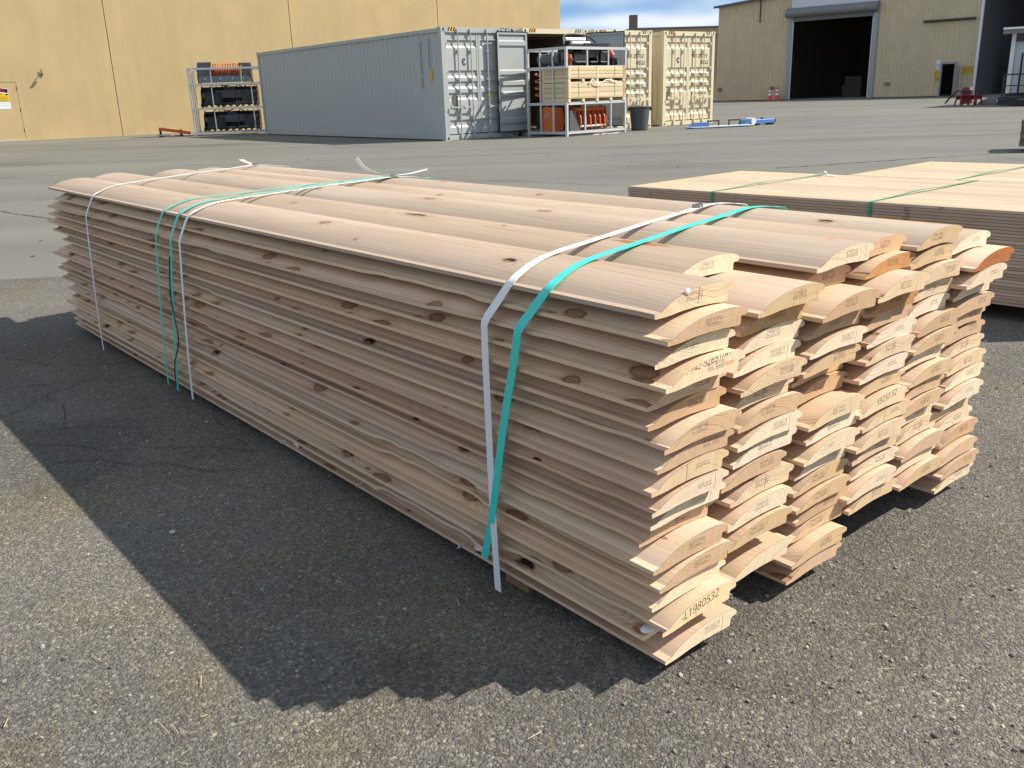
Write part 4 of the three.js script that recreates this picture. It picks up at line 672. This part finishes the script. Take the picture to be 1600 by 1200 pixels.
{
  const turn = Math.atan2(-0.668, 0.744), t = thing('metal_building', 'khaki ribbed metal building with a big dark roll-up doorway', 'building', [17.756, 0, -78.625], turn);
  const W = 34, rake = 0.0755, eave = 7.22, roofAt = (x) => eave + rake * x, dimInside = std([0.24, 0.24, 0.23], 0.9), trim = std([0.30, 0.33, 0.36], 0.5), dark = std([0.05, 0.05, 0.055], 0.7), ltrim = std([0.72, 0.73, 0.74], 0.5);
  obj('wall_cladding', ribWall(0, 6.25, 0.05, roofAt(0), 0.305, roofAt(6.25)), khaki, t); obj('wall_cladding', ribWall(6.25, 12.85, 7.42, roofAt(6.25), 0.305, roofAt(12.85)), khaki, t);
  obj('wall_cladding', ribWall(12.85, 17.62, 0.05, roofAt(12.85), 0.305, roofAt(17.62)), khaki, t); obj('wall_cladding', ribWall(17.62, 18.66, 2.27, roofAt(17.62), 0.305, roofAt(18.66)), khaki, t); obj('wall_cladding', ribWall(18.66, 19.86, 0.05, roofAt(18.66), 0.305, roofAt(19.86)), khaki, t);
  obj('wall_cladding', ribWall(19.86, 33.9, 8.3, roofAt(19.86), 0.305, roofAt(33.9)), khaki, t); 
  // backing shell
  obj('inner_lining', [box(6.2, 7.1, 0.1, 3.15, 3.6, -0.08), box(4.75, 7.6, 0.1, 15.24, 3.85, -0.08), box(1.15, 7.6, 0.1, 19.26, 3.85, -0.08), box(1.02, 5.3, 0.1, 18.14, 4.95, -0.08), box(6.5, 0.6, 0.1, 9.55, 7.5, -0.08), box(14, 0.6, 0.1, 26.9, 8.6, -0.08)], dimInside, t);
  obj('side_wall', box(0.12, 7.25, 30.1, 0.0, 3.62, -15.2), khaki, t); obj('side_wall', box(0.12, 9.6, 30, 33.94, 4.85, -15.2), khaki, t); obj('rear_wall', box(34.1, 8.6, 0.12, 17, 4.29, -30.26), dimInside, t); obj('slab', box(33.7, 0.03, 30, 17, 0.018, -15.2), std([0.22, 0.22, 0.21], 0.9), t); obj('partition', box(0.12, 8.6, 29.8, 19.9, 4.35, -15.2), std([0.12, 0.125, 0.13], 0.9), t);  // partition colour lowered to stand in for the deep shade of the bay
  { const r = box(34.6, 0.12, 30.8, 0, 0, -15.1); r.rotateZ(Math.atan(rake)); r.translate(17, roofAt(17) + 0.08, 0); obj('roof', r, std([0.16, 0.19, 0.20], 0.5), t); }
  { const r = box(34.7, 0.16, 0.08, 0, 0, 0.32); r.rotateZ(Math.atan(rake)); r.translate(17, roofAt(17) + 0.06, 0); obj('rake_trim', r, std([0.08, 0.11, 0.12], 0.5), t); }
  // roll-up doorway
  for (const x of [6.30, 12.80]) obj('door_jamb', box(0.34, 5.95, 0.22, x, 3.0, 0.05), trim, t);
  obj('jamb_guide', [box(0.05, 5.8, 0.08, 6.497, 2.95, 0.1), box(0.05, 5.8, 0.08, 12.603, 2.95, 0.1)], ltrim, t);
  obj('roll_hood', [rod([5.98, 6.32, 0.28], [12.95, 6.32, 0.28], 0.33, 0.33, 24), box(6.96, 0.34, 0.5, 9.465, 6.5, 0.05)], std([0.19, 0.20, 0.21], 0.45), t);
  obj('roll_curtain', Array.from({ length: 4 }, (_, i) => box(6.1, 0.075, 0.03, 9.55, 5.74 + i * 0.08, 0.16)), std([0.14, 0.15, 0.155], 0.5), t);
  obj('transom_panel', box(6.6, 0.72, 0.06, 9.55, 7.05, 0.0), std([0.62, 0.66, 0.74], 0.35), t);
  for (const b of [[1.6, 0.9, 1.2, 8.0, 0.485, -9], [1.4, 0.7, 1.2, 8.1, 1.286, -9], [1.6, 1.2, 1.2, 10.6, 0.635, -14]]) obj('stored_box', box(...b), std([0.16, 0.14, 0.12], 0.8), t);
  obj('interior_bench', [box(2.2, 0.08, 0.7, 10.5, 3.4, -9), box(0.1, 3.4, 0.1, 9.5, 1.7, -9), box(0.1, 3.4, 0.1, 11.5, 1.7, -9), box(1.4, 0.5, 0.05, 10.7, 3.1, -8.6)], std([0.25, 0.25, 0.24], 0.7), t);
  // personnel door ajar
  obj('door_frame', [box(0.09, 2.25, 0.2, 17.66, 1.12, 0.02), box(0.09, 2.25, 0.2, 18.62, 1.12, 0.02), box(0.87, 0.09, 0.2, 18.14, 2.21, 0.02)], trim, t);
  const pd = obj('door', rbox(0.84, 2.12, 0.045, 0.004, -0.42, 1.08, 0), std([0.33, 0.34, 0.35], 0.5), t); pd.position.set(18.56, 0, 0.14); pd.rotation.y = 1.95; obj('handle', box(0.1, 0.03, 0.08, -0.74, 1.0, 0.05), dark, pd);
  obj('edge_trim', [box(0.16, 8.5, 0.14, 19.93, 4.3, 0.09)], ltrim, t);
  obj('gutter_rail', [rod([16.18, 5.03, 0.16], [19.58, 5.03, 0.16], 0.085), ...lin(16.3, 19.45, 12).map((x) => box(0.04, 0.10, 0.12, x, 5.06, 0.08))], std([0.055, 0.05, 0.045], 0.7), t);
  obj('conduit', rod([3.68, 5.87, 0.08], [3.68, 8.6, 0.08], 0.05), std([0.05, 0.05, 0.05], 0.6), t);
  obj('outlet_box', [box(0.28, 0.18, 0.1, 5.0, 0.95, 0.09), box(0.34, 0.20, 0.1, 14.0, 0.97, 0.09), box(0.3, 0.24, 0.14, 0.4, 0.95, 0.11)], std([0.16, 0.16, 0.15], 0.6), t);
  const sg = (w, h, x, y, draw) => { const e = std([0.5, 0.5, 0.5]), s = obj('wall_sign', box(w, h, 0.012, x, y, 0.045), [e, e, e, e, std([1, 1, 1], 0.55, { map: canvasTex(160, 120, draw) }), e], t); return s; };
  const lines = (bg, fg, rows, seed) => (x, w, h) => { const r = rng(seed); x.fillStyle = bg; x.fillRect(0, 0, w, h); x.fillStyle = fg; for (let i = 0; i < rows; i++) for (let a = 10; a < w - 26; a += 20 + 14 * r()) x.fillRect(a, 10 + i * (h - 16) / rows, 9 + 10 * r(), (h - 16) / rows * 0.5); };
  sg(0.30, 0.27, 17.42, 2.33, lines('#dfe6ea', '#c3ccd2', 2, 1)); sg(0.28, 0.34, 17.43, 1.98, lines('#cfd6d8', '#9aa3a8', 4, 2)); sg(0.36, 0.32, 17.40, 1.55, lines('#d9b430', '#4a3a12', 3, 3)); sg(0.30, 0.26, 17.42, 1.19, lines('#c9a62c', '#3a2f10', 3, 4)); sg(0.66, 0.50, 19.38, 1.72, lines('#d2ac2c', '#3a3010', 4, 5));
  // clutter just inside the right bay
  const shelf = std([0.09, 0.10, 0.12], 0.7);
  obj('bay_shelving', [...[0.6, 1.5, 2.4, 3.3].map((y) => box(2.6, 0.08, 0.9, 22.2, y, -4.5)), ...[20.95, 23.45].map((x) => box(0.1, 3.6, 0.1, x, 1.8, -4.1)), box(0.7, 0.5, 0.6, 21.6, 0.92, -4.4), box(0.8, 0.45, 0.6, 22.6, 1.78, -4.4), box(0.5, 0.9, 0.5, 22.9, 0.45, -3.4)], shelf, t);
}
// traffic cones
for (const [x, z, h, label] of [[21.15, -74.75, 0.98, 'left traffic cone beside the roll-up doorway'], [21.62, -74.4, 1.02, 'right traffic cone beside the roll-up doorway']]) {
  const t = thing('traffic_cone', label, 'traffic cone', [x, 0, z], 0, 'orange traffic cones'), red = std([0.70, 0.10, 0.05], 0.5), wh = std([0.85, 0.85, 0.83], 0.5);
  obj('base', rbox(0.48, 0.06, 0.48, 0.02, 0, 0.03, 0), red, t); obj('cone', new THREE.CylinderGeometry(0.05, 0.19, h - 0.06, 20).translate(0, h / 2 + 0.03, 0), red, t);
  for (const a of [0.42, 0.70]) { const y = 0.06 + a * (h - 0.06), rad = 0.19 - 0.14 * a; obj('collar', new THREE.CylinderGeometry(rad - 0.006, rad + 0.018, 0.15, 20).translate(0, y, 0), wh, t); }
}
// red stands on the pavement
for (const [x, z, label] of [[20.72, -42.5, 'red steel stand on the pavement, left of a pair'], [21.18, -42.2, 'red steel stand on the pavement, right of a pair']]) {
  const t = thing('red_stand', label, 'stand', [x, 0, z], 0.3, 'red steel stands'), red = std([0.28, 0.02, 0.03], 0.5);
  for (const [a, b] of [[-1, -1], [-1, 1], [1, -1], [1, 1]]) obj('leg', bar([a * 0.22, 0, b * 0.18], [a * 0.17, 0.40, b * 0.12], 0.05), red, t);
  obj('top', rbox(0.46, 0.06, 0.36, 0.01, 0, 0.43, 0), red, t); obj('skirt', [box(0.40, 0.14, 0.02, 0, 0.33, 0.135), box(0.40, 0.14, 0.02, 0, 0.33, -0.135)], red, t);
}
{
  const t = thing('red_barrel_pump', 'dark red drum pump standing behind the red stands', 'pump', [22.35, 0, -45.4]);
  obj('drum', new THREE.CylinderGeometry(0.26, 0.28, 0.62, 20).translate(0, 0.31, 0), std([0.07, 0.015, 0.025], 0.5), t); obj('lid', new THREE.CylinderGeometry(0.20, 0.27, 0.14, 20).translate(0, 0.69, 0), std([0.10, 0.015, 0.02], 0.5), t); obj('hose', tube([[-0.2, 0.5, 0.1], [-0.5, 0.62, 0.2], [-0.9, 0.3, 0.2], [-1.1, 0.05, 0.2]], 0.04), rubber, t);
  const c = thing('tarp_pile', 'crumpled grey tarp heap beside the loading platform', 'tarp', [22.4, 0, -42.4]), g = new THREE.IcosahedronGeometry(1, 4), p = g.attributes.position;
  for (let i = 0; i < p.count; i++) { const v = V3(p.getX(i), p.getY(i), p.getZ(i)), k = 0.75 + 0.55 * fbm(v.x * 2.2 + 9, v.z * 2.2 + v.y, 4); p.setXYZ(i, v.x * 0.95 * k, Math.max(0, v.y) * 0.34 * k, v.z * 0.6 * k); } g.computeVertexNormals(); obj('heap', g, std([0.16, 0.165, 0.165], 0.8), c); obj('bag', new THREE.SphereGeometry(0.2, 12, 8).scale(1.2, 0.7, 0.8).translate(-0.25, 0.16, 0.62), std([0.55, 0.53, 0.5], 0.7), c);
}
{ // white storage shed on a low steel platform at the right edge
  const t = thing('storage_shed', 'white walled storage shed with corner trim at the right edge', 'shed', [22.0, 0, -41.2], -0.72), wall = std([0.60, 0.65, 0.70], 0.6), wt = std([0.84, 0.84, 0.82], 0.5), bl = std([0.03, 0.032, 0.035], 0.6);
  obj('wall', box(6, 2.55, 0.08, 3.05, 0.5 + 1.275, -0.06), wall, t); obj('wall', box(0.08, 2.55, 3.4, 0.02, 0.5 + 1.275, -1.82), wt, t); obj('wall', box(0.08, 2.55, 3.4, 6.04, 1.775, -1.82), wall, t); obj('wall', box(6, 2.55, 0.08, 3.05, 1.775, -3.55), wall, t);
  obj('corner_trim', box(0.16, 2.62, 0.10, 0.05, 1.8, 0.03), wt, t); obj('roof', [box(6.6, 0.08, 4.4, 3.0, 3.14, -1.7).rotateX(0.02)], wt, t); obj('fascia', box(6.6, 0.20, 0.06, 3.0, 3.01, 0.47), std([0.20, 0.21, 0.22], 0.6), t); obj('eave_bracket', box(0.28, 0.30, 0.36, 0.36, 2.75, 0.2), bl, t);
  obj('base_frame', [box(6.2, 0.14, 0.12, 3.05, 0.43, 0.0), box(6.2, 0.12, 3.4, 3.05, 0.42, -1.8), ...[0.2, 2.0, 4.0, 5.9].flatMap((x) => [box(0.14, 0.36, 0.14, x, 0.18, -0.05), box(0.14, 0.36, 0.14, x, 0.18, -3.4)])], bl, t);
  const p = thing('steel_platform', 'black steel ramp platform with handrails before the white shed', 'platform', [22.0, 0, -41.2], -0.72);
  obj('deck', box(5.8, 0.10, 1.9, 3.1, 0.33, 1.25), bl, p); obj('skirt', box(5.8, 0.22, 0.06, 3.1, 0.16, 2.1), bl, p);
  for (const x of [0.35, 1.25, 2.4, 3.6, 4.8, 5.9]) obj('rail_post', bar([x, 0.38, 2.14], [x, 1.25, 2.14], 0.05), bl, p);
  obj('handrail', [bar([0.35, 1.26, 2.14], [5.9, 1.26, 2.14], 0.055), bar([0.35, 0.82, 2.14], [5.9, 0.82, 2.14], 0.04)], bl, p);
  const q = thing('steel_pole', 'thin black pole standing on the platform against the white shed', 'pole', [22.0 + 0.5 * Math.cos(0.72) + 0.25 * -Math.sin(0.72), 0.38, -41.2 + 0.5 * Math.sin(0.72) + 0.25 * Math.cos(0.72)], -0.72); obj('shaft', rod([0, 0, 0], [0, 1.75, 0], 0.04), bl, q); obj('foot', box(0.2, 0.02, 0.2, 0, 0.011, 0), bl, q);
  const b = thing('weathered_crate', 'tall weathered grey wooden crate on the platform by the shed', 'crate', [22.0 + 1.0 * Math.cos(0.72) + 0.75 * -Math.sin(0.72), 0.38, -41.2 + 1.0 * Math.sin(0.72) + 0.75 * Math.cos(0.72)], -0.72), gw = [std([0.15, 0.135, 0.12], 0.9), std([0.19, 0.17, 0.15], 0.9), std([0.12, 0.11, 0.10], 0.9)];
  for (let i = 0; i < 8; i++) { obj('plank', box(1.8, 0.19, 0.04, 0.9, 0.12 + i * 0.21 + (i > 3 ? 0.06 : 0), 0.44), gw[i % 3], b); obj('plank', box(0.04, 0.19, 0.86, 0.0, 0.12 + i * 0.21 + (i > 3 ? 0.06 : 0), -0.02), gw[(i + 1) % 3], b); }
  for (const x of [0.08, 0.9, 1.72]) obj('batten', box(0.09, 1.78, 0.04, x, 0.92, 0.485), gw[2], b); obj('filling', box(1.7, 1.6, 0.8, 0.9, 0.84, -0.02), gw[2], b); obj('top_slat', Array.from({ length: 7 }, (_, i) => box(0.2, 0.05, 0.9, 0.1 + i * 0.27, 1.86, 0.0)), gw[0], b);
}
{ // far low building whose flat roof shows over the containers
  const t = thing('distant_building', 'low tan building whose flat roof edge shows above the cream containers', 'building', [13.2, 0, -96], 0.1);
  obj('wall', box(16, 6.2, 10, 8, 3.1, -5), std([0.45, 0.36, 0.24], 0.8), t); obj('fascia', box(9.6, 0.65, 0.3, 5.2, 6.52, 0.1), std([0.50, 0.36, 0.20], 0.8), t); obj('fascia', box(6.4, 0.62, 0.3, 13.2, 6.5, 0.1), std([0.09, 0.09, 0.09], 0.7), t); obj('roof', box(16.6, 0.2, 10.6, 8, 6.86, -5), std([0.14, 0.14, 0.14], 0.8), t);
  obj('chimney', box(0.72, 1.4, 0.72, -0.9 + 1.2, 7.55, -1.2), std([0.16, 0.12, 0.10], 0.9), t);
}
{ // weathered board pile just at the right edge of the frame
  const t = thing('board_pile', 'weathered brown board pile at the far right edge of the pavement', 'lumber pile', [8.34, 0, -15.0], -0.5), cs = [std([0.17, 0.13, 0.10], 0.9), std([0.23, 0.18, 0.14], 0.9), std([0.13, 0.10, 0.08], 0.9)], r = rng(6), g = new THREE.BoxGeometry(2.6, 0.037, 0.14);
  for (const x of [0.4, 2.2]) obj('runner', box(0.09, 0.088, 0.9, x, 0.044, -0.45), cs[2], t);
  for (let k = 0; k < 10; k++) for (let i = 0; i < 6; i++) inst('board', g, cs[Math.floor(r() * 3)], t, [1.3 + 0.03 * (r() - 0.5), 0.107 + k * 0.0405, -0.075 - i * 0.15]);
}
renderer.render(scene, camera);
